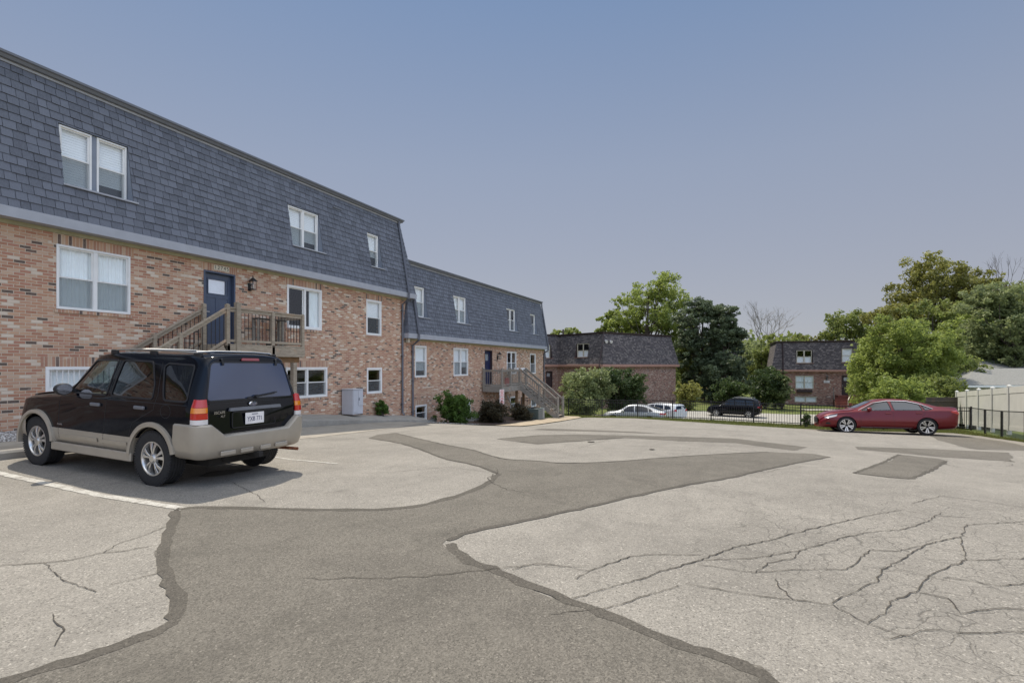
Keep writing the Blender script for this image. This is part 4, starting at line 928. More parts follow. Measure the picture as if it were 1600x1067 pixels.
for x in (30.28, 31.3):
    m = MB(); m.bar((lx(x), ly(ya), lz(DK - .17)), (lx(x), ly(yb - .02), lz(GZ + .02)), .042, .27); m.build("stringer", "grey_wood", p2)
    ym = (ya + yb) / 2; post(p2, lx(x), ly(yb), lz(GZ - .1), lz(GZ + 1.3), .11, "grey_wood"); post(p2, lx(x), ly(ym), lz((DK + GZ) / 2 - .1), lz((DK + GZ) / 2 + 1.1), .1, "grey_wood")
    baluster_run(p2, (lx(x), ly(ym - .05)), (lx(x), ly(yb + .05)), lz((DK + GZ) / 2 + .12), lz(GZ + .22), .95, "grey_wood", "grey_wood", .13, br=.014)
    baluster_run(p2, (lx(x), ly(ya)), (lx(x), ly(ym + .05)), lz(DK + .05), lz((DK + GZ) / 2 + .15), .95, "grey_wood", "grey_wood", .13, br=.014)
t = thing("drinks_cooler", "small red cooler on the farther deck behind its railing", "cooler", (29.25, 13.1, DK))
MB().box(-.16, .16, -.13, .13, 0, .40).build("cooler_body", "red_paint", t, bevel=.02); MB().box(-.17, .17, -.14, .14, .402, .45).build("cooler_lid", "red_paint", t, bevel=.015)
t = thing("flower_box", "white flower box under the window beside the navy door", "planter", (31.0, 13.0, 1.25))
MB().box(-.75, .75, -.10, .10, 0, .18).build("box", "white_vinyl", t, bevel=.01)
for k in range(7): MB().tube([(-.7 + k * .23, -.11, .0), (-.7 + k * .23, -.11, .2)], .02, 6).build("spindle", "white_vinyl", t)
MB().box(-.7, .7, .1, .9, .02, .05).build("bracket", "white_vinyl", t)

# ---------------------------------------------------------------- small things by the walls
t = thing("utility_cabinet", "pale grey metal utility cabinet on the concrete pad against the brick wall", "cabinet", (16.12, 13.66, -.26))
MB().box(-.29, .29, -.24, .30, 0, .93).build("housing", "utility_metal", t, bevel=.012)
MB().box(.0, .27, -.258, -.242, .32, .89).build("door", "utility_metal", t, bevel=.006); MB().box(-.27, -.03, -.258, -.242, .06, .89).build("door", "utility_metal", t, bevel=.006)
MB().box(.02, .05, -.275, -.26, .52, .62).build("latch", "gutter_grey", t); MB().box(-.31, .31, -.265, .31, .932, .955).build("lid", "utility_metal", t, bevel=.006)
t = thing("air_conditioner", "dark green air conditioning unit on the ground beside the farther steps", "air conditioner", (28.75, 11.15, -1.57))
MB().box(-.48, .48, -.42, .42, .05, .70).build("casing", "ac_green", t, bevel=.02)
MB().box(-.5, .5, -.44, .44, 0, .05).build("base", "pad_concrete", t)
m = MB()
for k in range(16): m.box(-.44, .44, -.432, -.422, .10 + k * .036, .115 + k * .036)
m.build("louvres", "ac_grey", t)
MB().tube([(0, 0, .70), (0, 0, .73)], .30, 20).build("fan_grille", "black_metal", t); MB().box(.16, .47, -.45, -.433, .08, .68).build("service_panel", "ac_grey", t, bevel=.01)
t = thing("parking_sign", "two small white signs with red lettering on one post in front of the farther deck", "sign", (25.75, 11.85, -1.45))
MB().box(-.02, .02, .003, .03, 0, 1.72).build("sign_post", "gutter_grey", t)
for z0, z1 in ((.98, 1.36), (1.38, 1.76)):
    pl = MB().box(-.17, .17, -.004, .002, z0, z1).build("sign_plate", "sign_white", t, bevel=.001)
    m = MB()
    for k in range(5): w = (.13, .14, .10, .14, .12)[k]; m.box(-w, w, -.007, -.0045, z0 + .03 + k * .07, z0 + .065 + k * .07)
    m.build("sign_lettering", "sign_red", pl)
t.rotation_euler = (0, 0, R(-20))
def ring_wall(name, x, y, r, z0, z1, mat, label, cat):
    m = MB(); n = 18; vs = []
    for k in range(n + 1):
        a = math.pi + math.pi * k / n
        for rr in (r, r - .04):
            for z in (z0, z1): vs.append((rr * 1.3 * math.cos(a), rr * math.sin(a), z))
    fs = []
    for k in range(n): b = k * 4; c = b + 4; fs += [(b, c, c + 1, b + 1), (b + 1, c + 1, c + 3, b + 3), (b + 3, c + 3, c + 2, b + 2)]
    m.add(vs, fs); o = m.build(name, mat, smooth=True); o.location = (x, y, 0); return tag(o, label, cat)
ring_wall("window_well", 25.6, 13.98, .75, -1.9, -1.10, "ac_grey", "curved grey metal well in front of the basement window between two bushes", "window well")
ring_wall("window_well", 21.3, 13.98, .65, -1.4, -.93, "ac_grey", "curved grey metal well under the window beside the farther building's first downspout", "window well")
# ---------------------------------------------------------------- farther buildings
def to_world(X, Z): return cw(X, Z)
def yawc(a): return R(a - 66.378)
wx, wy_ = cw(9.8, 57.4)
b3 = thing("apartment_building", "brown-shingled red brick apartment block with a blank end wall, behind the silver cars", "building", (wx, wy_, LOWZ), yawc(37), "brown shingled brick blocks")
q = -LOWZ
blk3 = Block(b3, [(0, 0), (12.85, 0), (12.85, 18), (-9, 18), (-9, 7.1), (0, 7.1)], -.3, 1.45 + q, 1.72 + q, 5.25 + q, over=.3, ins=.45, brick="red_brick", shingle="brown_shingle", band="pink_trim", frieze=None, gutter="brown_frame",
    mops={5: [(2.86, 4.9, 2.5 + q, 4.1 + q)], 4: [(6.9, 7.9, 2.45 + q, 4.05 + q)]}, wops={4: [(7.0, 8.0, -.95 + q, .95 + q)]})
window(b3, blk3.S[5], 2.93, 4.83, 2.53 + q, 4.08 + q, d=blk3.dm(4.1 + q) - .02, units=2, top=None, low='blind', small=True, frame="cream_paint")
window(b3, blk3.S[4], 6.97, 7.83, 2.48 + q, 4.03 + q, d=blk3.dm(4.05 + q) - .02, units=1, top='blind', low='blind', small=True, frame="cream_paint")
door(b3, blk3.S[4], 7.0, 8.0, -.95 + q, .95 + q, "brown_frame", frame="brown_frame", lite=True)
downspout(b3, blk3, blk3.S[5], 6.95, .1, "brown_frame", .12)
T = blk3.S[0]
for u in (.5, 1.25):
    m = tmb(T); m.box(u - .05, u + .05, blk3.dm(4.3 + q), blk3.dm(4.3 + q) + .25, 4.28 + q, 4.34 + q); fl = tbuild(m, "floodlight", "brown_frame", b3)
    m = tmb(T); m.tube([(u, blk3.dm(4.3 + q) + .15, 4.30 + q), (u - .05, blk3.dm(4.3 + q) + .42, 4.16 + q)], [.09, .17], 12); tbuild(m, "flood_lamp", "sign_white", fl)
for x, y, h in ((2.0, 8.5, .8), (-3, 9.5, .45), (7, 9, .35)):
    m = MB(); m.tube([(x, y, 5.2 + q), (x, y, 5.25 + h + q)], .1, 8); m.build("vent_pipe", "brown_frame", b3)
wx, wy_ = cw(31.7, 64.3)
b4 = thing("apartment_building", "brown-shingled brick apartment house with steps up to a dark door, beyond the red car", "building", (wx, wy_, LOWZ), yawc(-22), "brown shingled brick blocks")
blk4 = Block(b4, [(0, 0), (20, 0), (20, 10), (0, 10)], -.6, .87 + q, 1.1 + q, 4.50 + q, over=.3, ins=.30, brick="red_brick", shingle="brown_shingle", band="pink_trim", frieze=None, gutter="brown_frame",
    mops={0: [(2.35, 4.1, 1.87 + q, 3.45 + q), (7.02, 8.22, 1.95 + q, 3.6 + q), (15, 16.8, 1.9 + q, 3.5 + q)]}, wops={0: [(2.29, 4.2, -1.15 + q, .4 + q), (7.05, 8.2, -1.8 + q, .46 + q), (2.2, 4.5, -2.75 + q, -2.05 + q)]})
T = blk4.S[0]
window(b4, T, 2.42, 4.03, 1.9 + q, 3.42 + q, d=blk4.dm(3.45 + q) - .02, units=2, top=None, low='blind', small=True, frame="cream_paint")
window(b4, T, 7.09, 8.15, 1.98 + q, 3.57 + q, d=blk4.dm(3.6 + q) - .02, units=1, top='blind', low='blind', small=True, frame="cream_paint")
window(b4, T, 15.07, 16.73, 1.93 + q, 3.47 + q, d=blk4.dm(3.5 + q) - .02, units=2, top='blind', low='blind', small=True, frame="cream_paint")
window(b4, T, 2.29, 4.2, -1.15 + q, .4 + q, units=2, top='curtain', low='curtain', small=True, frame="cream_paint")
window(b4, T, 2.2, 4.5, -2.75 + q, -2.05 + q, units=2, top='blind', low='blind', small=True, frame="cream_paint", slider=True)
m = tmb(T); m.box(2.45, 4.05, .01, .25, -1.55 + q, -1.25 + q)
for k in range(6): m.box(2.5 + k * .28, 2.55 + k * .28, .26, .28, -1.55 + q, -1.2 + q)
tbuild(m, "window_box", "brown_frame", b4)
door(b4, T, 7.05, 8.2, -1.8 + q, .46 + q, "brown_frame", frame="brown_frame")
m = tmb(T); m.box(5.25, 5.85, .0, .03, -.42 + q, -.12 + q); tbuild(m, "address_plaque", "sign_white", b4); lantern(b4, T, 5.55, .1 + q, 1.6)
downspout(b4, blk4, T, .95, .1, "brown_frame", .12)
m = MB(); m.box(6.4, 10.6, -1.8, -.01, -.2, -1.83 + q); m.build("landing", "brick_steps", b4)
m = MB()
for k in range(7): m.box(5.9, 8.6, -1.8 - (k + 1) * .36, -1.8 - k * .36 + .01 * k, -.2 + .001 * k, -1.83 + q - (k + 1) * .15)
m.build("steps", "brick_steps", b4)
m = MB(); m.box(8.62, 9.4, -4.3, -1.82, -.2, -2.0 + q); m.build("cheek_wall", "red_brick", b4); m = MB(); m.box(8.6, 10.65, -1.9, -1.81, -.2, -1.4 + q); m.build("parapet", "red_paint", b4)
m = MB(); m.bar((7.9, -1.9, -.95 + q), (6.9, -4.4, -2.15 + q), .07, .07); m.bar((7.9, -1.9, -.95 + q), (7.9, -1.9, -1.8 + q), .06, .06); m.bar((6.9, -4.4, -2.15 + q), (6.9, -4.4, .0), .06, .06)
m.build("handrail", "cream_paint", b4)
m = MB(); m.bar((5.9, -1.9, -.95 + q), (5.6, -4.4, -2.15 + q), .08, .08)
for k in range(8): y = -1.95 - k * .34; z = -1.0 - k * .163; m.bar((5.9 - k * .04, y, z + q), (5.9 - k * .04, y, z - .9 + q), .03, .03)
m.build("handrail", "black_metal", b4)
wx, wy_ = cw(41.0, 100)
b5 = thing("apartment_building", "distant grey-shingled building glimpsed between the pine and the bare tree", "building", (wx, wy_, LOWZ), yawc(8))
blk5 = Block(b5, [(0, 0), (4.4, 0), (4.4, 10), (0, 10)], -.3, .95 + q, 1.2 + q, 4.3 + q, brick="red_brick", shingle="brown_shingle", band="pink_trim", frieze=None, gutter="gutter_grey",
    mops={0: [(3.1, 3.9, 1.9 + q, 3.4 + q)]}, wops={0: [(1.6, 3.4, -1.2 + q, .3 + q)]})
window(b5, blk5.S[0], 1.6, 3.4, -1.2 + q, .3 + q, units=2, top='blind', low='blind', small=True, frame="cream_paint")
window(b5, blk5.S[0], 3.15, 3.85, 1.93 + q, 3.38 + q, d=blk5.dm(3.4 + q) - .02, units=1, top='blind', low=None, small=True, frame="cream_paint")
m = MB(); m.box(-1.2, -.35, -.5, 3, 0, 4.0 + q); m.build("stair_tower", "cream_paint", b5)
# bungalow behind the vinyl fence
wx, wy_ = cw(31.9, 37.3)
hs = thing("bungalow", "low house with shallow grey shingle roofs showing above the pale vinyl fence", "house", (wx, wy_, -2.2), yawc(0))
MB().box(.3, 15, .3, 5.0, 0, 2.3).build("wall", "shed_wall", hs); MB().box(5.6, 20, 5.3, 13, 0, 2.85).build("wall", "shed_wall", hs)
def hiproof(x0, x1, y0, y1, z, h, name="roof"):
    m = MB(); r = min(x1 - x0, y1 - y0) / 2; ym = (y0 + y1) / 2
    m.add([(x0, y0, z), (x1, y0, z), (x1, y1, z), (x0, y1, z), (x0 + r, ym, z + h), (x1 - r, ym, z + h)], [(0, 1, 5, 4), (1, 2, 5), (2, 3, 4, 5), (3, 0, 4), (3, 2, 1, 0)])
    rf = m.build(name, "grey_shingle", hs)
    m = MB()
    for a, b in (((x0, y0), (x1, y0)), ((x1, y0), (x1, y1)), ((x1, y1), (x0, y1)), ((x0, y1), (x0, y0))): m.bar((a[0], a[1], z - .09), (b[0], b[1], z - .09), .06, .15)
    m.build("fascia", "white_vinyl", rf)
hiproof(-.3, 15.3, -.3, 7.4, 2.43, 1.15); hiproof(5.0, 20.5, 4.9, 13.5, 2.95, 1.45)

# ---------------------------------------------------------------- fences
def fz(x, y): return G(x, y)
bf = thing("metal_fence", "long black metal picket fence along the grass verge past the parking lot", "fence", (31.5, 1.0, -1.5))
pts = [(33.75, 22.0), (33.6, 14), (33.2, 10.5), (33, 6), (30.3, -2.6), (29.95, -6), (32.6, -10.1)]
O = Vector((31.5, 1.0, -1.5))
line = []
for a, b in zip(pts, pts[1:]):
    a = Vector(a); b = Vector(b); L = (b - a).length; n = max(1, round(L / 2.44))
    for k in range(n): line.append(a + (b - a) * k / n)
line.append(Vector(pts[-1]))
m = MB(); HF = 1.06
picks = []
for i, p in enumerate(line):
    q_ = MB(); z = fz(p.x, p.y); q_.box(p.x - .032 - O.x, p.x + .032 - O.x, p.y - .032 - O.y, p.y + .032 - O.y, z - .1 - O.z, z + HF + .06 - O.z); q_.build("fence_post", "black_metal", bf)
for a, b in zip(line, line[1:]):
    za, zb = fz(a.x, a.y), fz(b.x, b.y)
    for h in (HF, HF - .16, .12): m.bar((a.x - O.x, a.y - O.y, za + h - O.z), (b.x - O.x, b.y - O.y, zb + h - O.z), .03, .035)
    n = int((b - a).length / .125)
    for k in range(1, n): p = a + (b - a) * k / n; z = za + (zb - za) * k / n; picks.append((p.x - O.x, p.y - O.y, z - O.z))
m.build("rail", "black_metal", bf)
cx_, cy_ = -O.x, -O.y
def pxof(p):
    x, y = p[0] + O.x, p[1] + O.y; return 1 / (.9163 * x + .4005 * y)
def inview(p):
    x, y = p[0] + O.x, p[1] + O.y; X = .4005 * x - .9163 * y; Z = .9163 * x + .4005 * y; u = 800 + 830 * X / Z; return 880 < u < 1268
near = sorted([p for p in picks if inview(p)], key=lambda p: -pxof(p))[:100]; ns = set(near)
proto = None
for p in near:
    if proto is None: q_ = MB(); q_.box(-.009, .009, -.009, .009, .04, HF + .03); proto = q_.build("picket", "black_metal", bf); c = proto
    else: c = proto.copy(); COL.objects.link(c); c.parent = bf
    c.location = p
m = MB()
for p in picks:
    if p not in ns: m.box(p[0] - .009, p[0] + .009, p[1] - .009, p[1] + .009, p[2] + .04, p[2] + HF + .03)
o = m.build("pickets", "black_metal", bf); o["kind"] = "stuff"
# dark slatted screen behind the red car
df = thing("metal_fence", "low chain-link fence with black posts and rail, in front of the pale vinyl fence", "fence", (28, -9.5, -1.2))
O = Vector((28, -9.5, -1.2)); pl = [(32.5, -10.05), (29.9, -9.75), (27.5, -9.5), (25.0, -9.3), (22.5, -9.1)]
m = MB()
for a, b in zip(pl, pl[1:]):
    for h in (1.06,): m.bar((a[0] - O.x, a[1] - O.y, fz(*a) + h - O.z), (b[0] - O.x, b[1] - O.y, fz(*b) + h - O.z), .035, .035)
m.build("rail", "black_metal", df)
for a in pl[:]: q_ = MB(); q_.box(a[0] - O.x - .035, a[0] - O.x + .035, a[1] - O.y - .035, a[1] - O.y + .035, fz(*a) - O.z - .1, fz(*a) + 1.08 - O.z); q_.build("fence_post", "black_metal", df)
# chain link: crossing diagonal wires
m = MB()
for a, b in zip(pl, pl[1:]):
    a = Vector(a); b = Vector(b); L = (b - a).length; n = int(L / .11)
    for k in range(-9, n):
        for s0, s1, h0, h1 in ((k, k + 9, .06, 1.05), (k, k + 9, 1.05, .06)):
            t0, t1 = max(0, s0) / n, min(n, s1) / n
            if t1 <= t0: continue
            f = lambda t: (h0 + (h1 - h0) * (t * n - s0) / (s1 - s0)); P, Q = a + (b - a) * t0, a + (b - a) * t1
            m.bar((P.x - O.x, P.y - O.y, fz(P.x, P.y) - O.z + f(t0)), (Q.x - O.x, Q.y - O.y, fz(Q.x, Q.y) - O.z + f(t1)), .0025, .0025)
m.build("chain_link", "gutter_grey", df)
# pale vinyl privacy fence
vf = thing("vinyl_fence", "pale vinyl privacy fence with board panels at the right edge of the lot", "fence", (32, -10.4, -1.4))
O = Vector((32, -10.4, -1.4))
va, vb = Vector((38.4, -11.25)), Vector((20.9, -8.8 - .35)); n = 7
ps = [va + (vb - va) * k / n for k in range(n + 1)]
vz = lambda p: max(-1.78, -.96 - .0650 * (p.x - 25.9))
for p in ps:
    z = vz(p) - O.z; q_ = MB(); q_.box(p.x - O.x - .065, p.x - O.x + .065, p.y - O.y - .065, p.y - O.y + .065, z - .15, z + 1.86)
    q_.add([(p.x - O.x + dx * .08, p.y - O.y + dy * .08, z + 1.86) for dx, dy in ((-1, -1), (1, -1), (1, 1), (-1, 1))] + [(p.x - O.x, p.y - O.y, z + 1.93)], [(0, 1, 4), (1, 2, 4), (2, 3, 4), (3, 0, 4), (3, 2, 1, 0)]); q_.build("fence_post", "vinyl_fence", vf)
for a, b in zip(ps, ps[1:]):
    za, zb = vz(a) - O.z, vz(b) - O.z; A = (a.x - O.x, a.y - O.y); B = (b.x - O.x, b.y - O.y); m = MB()
    for h, hh in ((1.68, .26), (.12, .18)): m.bar((*A, za + h), (*B, zb + h), .05, hh)
    k = int((b - a).length / .16)
    for j in range(k):
        t0, t1 = (j + .04) / k, (j + .96) / k; P = lambda t, h: (A[0] + (B[0] - A[0]) * t, A[1] + (B[1] - A[1]) * t, za + (zb - za) * t + h)
        w = 1 / k; m.bar(P((j + .5) / k, .2), P((j + .5) / k, 1.57), .022, (b - a).length / k - .008, up=(b.x - a.x, b.y - a.y, 0))
    m.build("board_panel", "vinyl_fence", vf)
cf = thing("dark_screen_fence", "dark slatted screen fence in the shade behind the red car's tail", "fence", (35.0, -10.0, -1.7))
m = MB()
a, b = Vector((37.6, -11.0)), Vector((36.6, -9.3))
for j in range(18):
    p = a + (b - a) * j / 18; m.box(p.x - 35 - .03, p.x - 35 + .03, p.y + 10 - .045, p.y + 10 + .045, -.2, 1.5)
m.build("slats", "dark_wood", cf)
m = MB(); m.bar((a.x - 35.05, a.y + 10, 1.3), (b.x - 35.05, b.y + 10, 1.3), .04, .08); m.bar((a.x - 35.05, a.y + 10, .2), (b.x - 35.05, b.y + 10, .2), .04, .08); m.build("rail", "dark_wood", cf)
# ---------------------------------------------------------------- trees and shrubs
def npmesh(name, V, F4, mat, parent=None, tint=None, loc=None):
    me = bpy.data.meshes.new(name); V = np.asarray(V, np.float32); F4 = np.asarray(F4, np.int32); k = F4.shape[1]
    me.vertices.add(len(V)); me.vertices.foreach_set("co", V.ravel()); me.loops.add(F4.size); me.loops.foreach_set("vertex_index", F4.ravel())
    me.polygons.add(len(F4)); me.polygons.foreach_set("loop_start", np.arange(0, F4.size, k, dtype=np.int32)); me.polygons.foreach_set("loop_total", np.full(len(F4), k, np.int32))
    if tint is not None: a = me.attributes.new("tint", 'FLOAT', 'FACE'); a.data.foreach_set("value", np.asarray(tint, np.float32))
    me.update(calc_edges=True); me.validate(); me.materials.append(MATS[mat]); o = bpy.data.objects.new(name, me); COL.objects.link(o)
    if parent is not None: o.parent = parent
    if loc is not None: o.location = loc
    return o
def leaves(rs, centers, radii, n, size, flat=1.0, tints=None, elong=1.6, droop=0., shell=.5, up=.35):
    """n leaf faces spread over the clumps; returns V,F,tint"""
    centers = np.asarray(centers); radii = np.asarray(radii); w = radii ** 2; idx = rs.choice(len(centers), n, p=w / w.sum())
    d = rs.normal(size=(n, 3)); d /= np.linalg.norm(d, axis=1)[:, None]; r = rs.uniform(0, 1, n) ** (shell)
    p = centers[idx] + d * (r * radii[idx])[:, None] * np.array([1, 1, flat])
    nr = rs.normal(size=(n, 3)) * .8 + d * .8 + np.array([0, 0, up]); nr /= np.linalg.norm(nr, axis=1)[:, None]
    t = rs.normal(size=(n, 3)); t[:, 2] -= droop; t -= (t * nr).sum(1)[:, None] * nr; t /= np.linalg.norm(t, axis=1)[:, None] + 1e-9; b = np.cross(nr, t)
    s = size * rs.uniform(.6, 1.3, n)[:, None]
    V = np.stack([p - t * s * elong * .5, p + b * s * .5 + nr * s * .06, p + t * s * elong * .5, p - b * s * .5 + nr * s * .06], 1).reshape(-1, 3)
    F = np.arange(4 * n).reshape(-1, 4); tn = (tints[idx] if tints is not None else rs.uniform(0, 1, n)) + rs.uniform(-.12, .12, n)
    return V, F, np.clip(tn, 0, 1)
def limbs(m, base, tips, rs, r0, z0, wob=.08, n=5, tr=.25):
    for k, c in enumerate(tips):
        c = np.asarray(c, float); zb = z0 + rs.uniform(0, 1) * max(.1, (c[2] - z0)) * .6
        b = np.array([base[0] * (1 - zb) + 0, 0, zb]) if False else np.array([0, 0, zb]); L = np.linalg.norm(c - b); P = []
        for i in range(5):
            t = i / 4; q = b + (c - b) * t; q[2] -= math.sin(t * math.pi) * L * .10 * rs.uniform(.3, 1.2) - 0; q[:2] += rs.normal(size=2) * L * wob * .25 * (1 if 0 < i < 4 else 0); P.append(q)
        rb = r0 * rs.uniform(.25, .5) * min(1, L / 4 + .3); m.tube(P, [rb * (1 - .8 * i / 4) for i in range(5)], n, caps=False)
def tree(name, label, X, Z, zb, H, Wd, mat, seed, nl=9000, leaf=.26, clumps=40, trunk=.22, crown0=.28, cr=.16, shape='round', bark="bark", world=None, cat="tree", group=None, shell=.5, elong=1.6, depth=None, flat=.8, lean=0, gap=0.):
    rs = np.random.RandomState(seed); x, y = world if world else cw(X, Z)
    root = thing(name, label, cat, (x, y, zb), 0, group or ("trees round the houses" if trunk > 0 else "shrubs and bushes"))
    C = []; Rr = []; a = Wd / 2; cz = H * (crown0 + 1) / 2; hz = H * (1 - crown0) / 2
    tries = 0
    while len(C) < clumps and tries < 5000:
        tries += 1; d = rs.normal(size=3); d /= np.linalg.norm(d); r = rs.uniform(.25, 1) ** .45
        q = d * r; zz = q[2]
        if shape == 'cone': wz = 1.0 - .62 * (zz * .5 + .5)
        elif shape == 'flatbase': wz = 1.0; zz = abs(zz) * 1.6 - .7 if rs.rand() < .8 else zz
        else: wz = 1.0
        p = np.array([q[0] * a * wz, q[1] * a * wz, cz + zz * hz])
        rad = Wd * cr * rs.uniform(.6, 1.35)
        p *= np.array([max(.2, 1 - rad / a * .8)] * 2 + [1]); p[2] = min(p[2], H - rad * flat * .9); p[2] = max(p[2], H * crown0 * .6)
        C.append(p); Rr.append(rad)
    C = np.array(C); Rr = np.array(Rr)
    if depth: C[:, 0] *= 1
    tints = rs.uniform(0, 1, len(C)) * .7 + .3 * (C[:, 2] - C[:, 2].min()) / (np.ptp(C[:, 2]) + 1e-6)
    # each clump is made of smaller sprays so that the outline breaks up
    SC_, SR, ST = [], [], []
    for c, r, t in zip(C, Rr, tints):
        for k in range(12):
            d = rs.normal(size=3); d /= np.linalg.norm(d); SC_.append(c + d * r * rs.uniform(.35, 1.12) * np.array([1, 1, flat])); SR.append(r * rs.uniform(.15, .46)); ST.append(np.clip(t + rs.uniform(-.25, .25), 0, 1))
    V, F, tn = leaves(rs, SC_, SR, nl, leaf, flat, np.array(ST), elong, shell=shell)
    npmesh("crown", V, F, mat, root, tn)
    m = MB()
    if trunk > 0:
        m.tube([(0, 0, -.3), (rs.normal() * .1, rs.normal() * .1, H * .3), (rs.normal() * .2, rs.normal() * .2, H * .6), (rs.normal() * .3, rs.normal() * .3, H * .85)], [trunk * 1.3, trunk, trunk * .6, trunk * .2], 9)
        limbs(m, (0, 0), C[: min(len(C), 34)], rs, trunk, H * crown0 * .7)
        # finer twigs
        for k in rs.choice(len(SC_), min(len(SC_), 90), replace=False):
            c = C[k // 12]; m.tube([c, (c + SC_[k]) / 2 + rs.normal(size=3) * .08 * Rr[k // 12], SC_[k]], [trunk * .10, trunk * .06, trunk * .03], 3, caps=False)
    else:
        for k in range(16):
            c = C[k % len(C)]; m.tube([(rs.normal() * .06, rs.normal() * .06, -.05), (c[0] * .4, c[1] * .4, c[2] * .5), tuple(c)], [.03, .02, .008], 5, caps=False)
    m.build("trunk" if trunk > 0 else "stems", bark, root, smooth=True, recalc=False)
    return root
def bush(name, label, world, zb, H, Wd, mat, seed, nl=5000, leaf=.06, **k):
    return tree(name, label, 0, 0, zb, H, Wd, mat, seed, nl, leaf, k.pop('clumps', 26), 0, k.pop('crown0', .08), k.pop('cr', .20), world=world, cat=k.pop('cat', "bush"), **k)
def bare(name, label, X, Z, zb, H, spread, seed, r0=.22, mat="bark_pale", levels=5):
    rs = np.random.RandomState(seed); x, y = cw(X, Z); root = thing(name, label, "tree", (x, y, zb)); m = MB(); b = MB()
    def grow(p, d, L, r, lev, mm):
        q = p + d * L; mid = (p + q) / 2 + rs.normal(size=3) * L * .05; mm.tube([p, mid, q], [r, r * .85, r * .65], 5 if lev < 3 else 3, caps=False)
        if lev >= levels: return
        for k in range(rs.randint(2, 4) + (1 if lev == 0 else 0)):
            nd = d + rs.normal(size=3) * spread * np.array([1, 1, .5]) + np.array([0, 0, .10]); nd /= np.linalg.norm(nd); grow(q, nd, L * rs.uniform(.6, .85), r * .6, lev + 1, b)
    grow(np.array([0, 0, -.2]), np.array([0, 0, 1.]), H * .30, r0, 0, m)
    m.build("trunk", mat, root, smooth=True, recalc=False); b.build("branches", mat, root, smooth=True, recalc=False); return root
def atpx(px, D): return ((px - 800) / 830 * D, D)
def ztop(py, D): return 1.57 + (571.5 - py) * D / 830

# far trees, left to right
tree("deciduous_tree", "small treetop just showing over the flat roof of the blank-walled block", *atpx(887, 92), -3, ztop(511, 92) + 3, 8, "leaf_green", 21, 3500, .35, 18, .2)
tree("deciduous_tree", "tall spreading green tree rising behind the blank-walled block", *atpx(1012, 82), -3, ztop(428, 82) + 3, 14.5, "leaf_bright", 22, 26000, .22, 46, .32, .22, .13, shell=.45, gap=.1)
tree("deciduous_tree", "lower left limb-like tree beside the tall spreading one, over the blank-walled block's roof", *atpx(968, 86), -3, ztop(466, 86) + 3, 8.5, "leaf_bright", 23, 12000, .22, 26, .2, .3, .15)
tree("pine_tree", "dark blue-green pine with a tall crown, right of the blank-walled block", *atpx(1098, 70), -3, ztop(463, 70) + 3, 8.0, "leaf_pine", 24, 30000, .15, 60, .24, .10, .17, elong=2.6, flat=.6)
tree("pine_tree", "dark pine with its crown spreading to the right, left of the bare tree", *atpx(1134, 68), -3, ztop(477, 68) + 3, 5.8, "leaf_pine", 25, 22000, .15, 46, .2, .12, .19, elong=2.6, flat=.6)
tree("pine_tree", "low pine with skirts near the ground, in front of the taller dark pines", *atpx(1128, 66), -3, ztop(548, 66) + 3, 7.0, "leaf_pine", 26, 15000, .14, 30, .16, .05, .2, elong=2.6)
tree("deciduous_tree", "leafy green tree standing between the blank wall and the dark pines", *atpx(1076, 72), -3, ztop(532, 72) + 3, 4.6, "leaf_green", 27, 6000, .18, 24, .15, .08, .2)
bare("bare_tree", "bare leafless tree standing up behind the gap left of the far brick house", *atpx(1202, 96), -3, ztop(492, 96) + 6.5, .40, 31, .26, levels=6)
tree("deciduous_tree", "pale yellow-green tree below the bare tree", *atpx(1178, 92), -3, ztop(528, 92) + 3, 8, "leaf_pale", 28, 6000, .28, 24, .2, .15)
tree("deciduous_tree", "mid green tree at the left end of the far brick house", *atpx(1192, 74), -3, ztop(545, 74) + 3, 5.0, "leaf_green", 29, 6500, .18, 26, .16, .08, .2)
tree("deciduous_tree", "round green treetop behind the left part of the far brick house's roof", *atpx(1222, 88), -3, ztop(518, 88) + 3, 9, "leaf_green", 30, 6000, .3, 24, .2, .2)
tree("deciduous_tree", "small round treetop showing over the middle of the far brick house's roof", *atpx(1268, 90), -3, ztop(514, 90) + 3, 8, "leaf_yellow", 32, 5500, .3, 22, .2, .2)
tree("deciduous_tree", "broad green tree behind the right part of the far brick house's roof", *atpx(1325, 88), -3, ztop(487, 88) + 3, 11, "leaf_green", 33, 9000, .3, 34, .2, .2)
tree("deciduous_tree", "tallest olive-yellow tree with an open crown, right of the far brick house", *atpx(1466, 66), -3, ztop(402, 66) + 3, 13.0, "leaf_yellow", 34, 34000, .18, 64, .3, .25, .12, shell=.45)
tree("deciduous_tree", "yellowish tree left of and below the tallest olive-yellow one", *atpx(1398, 62), -3, ztop(474, 62) + 3, 7.6, "leaf_yellow", 35, 14000, .18, 34, .2, .15, .16)
bare("bare_tree", "thinning tree with bare twigs at its top, right of the tallest olive-yellow tree", *atpx(1515, 62), -3, ztop(405, 62) + 3.2, .34, 36, .22, "bark", levels=6)
tree("deciduous_tree", "sparse brownish foliage of the thinning tree's neighbour at upper right", *atpx(1528, 63), -3, ztop(418, 63) + 3, 10.0, "leaf_yellow", 37, 15000, .18, 54, .22, .3, .12)
tree("deciduous_tree", "light green tree in front at the right edge above the bungalow roof", *atpx(1580, 46), -2.6, ztop(440, 46) + 2.6, 8.6, "leaf_pale", 38, 26000, .17, 44, .2, .2, .15)
tree("deciduous_tree", "pale-leaved tree between the big near tree and the right edge", *atpx(1525, 48), -2.6, ztop(492, 48) + 2.6, 6.2, "leaf_pale", 39, 15000, .17, 36, .18, .12, .17)
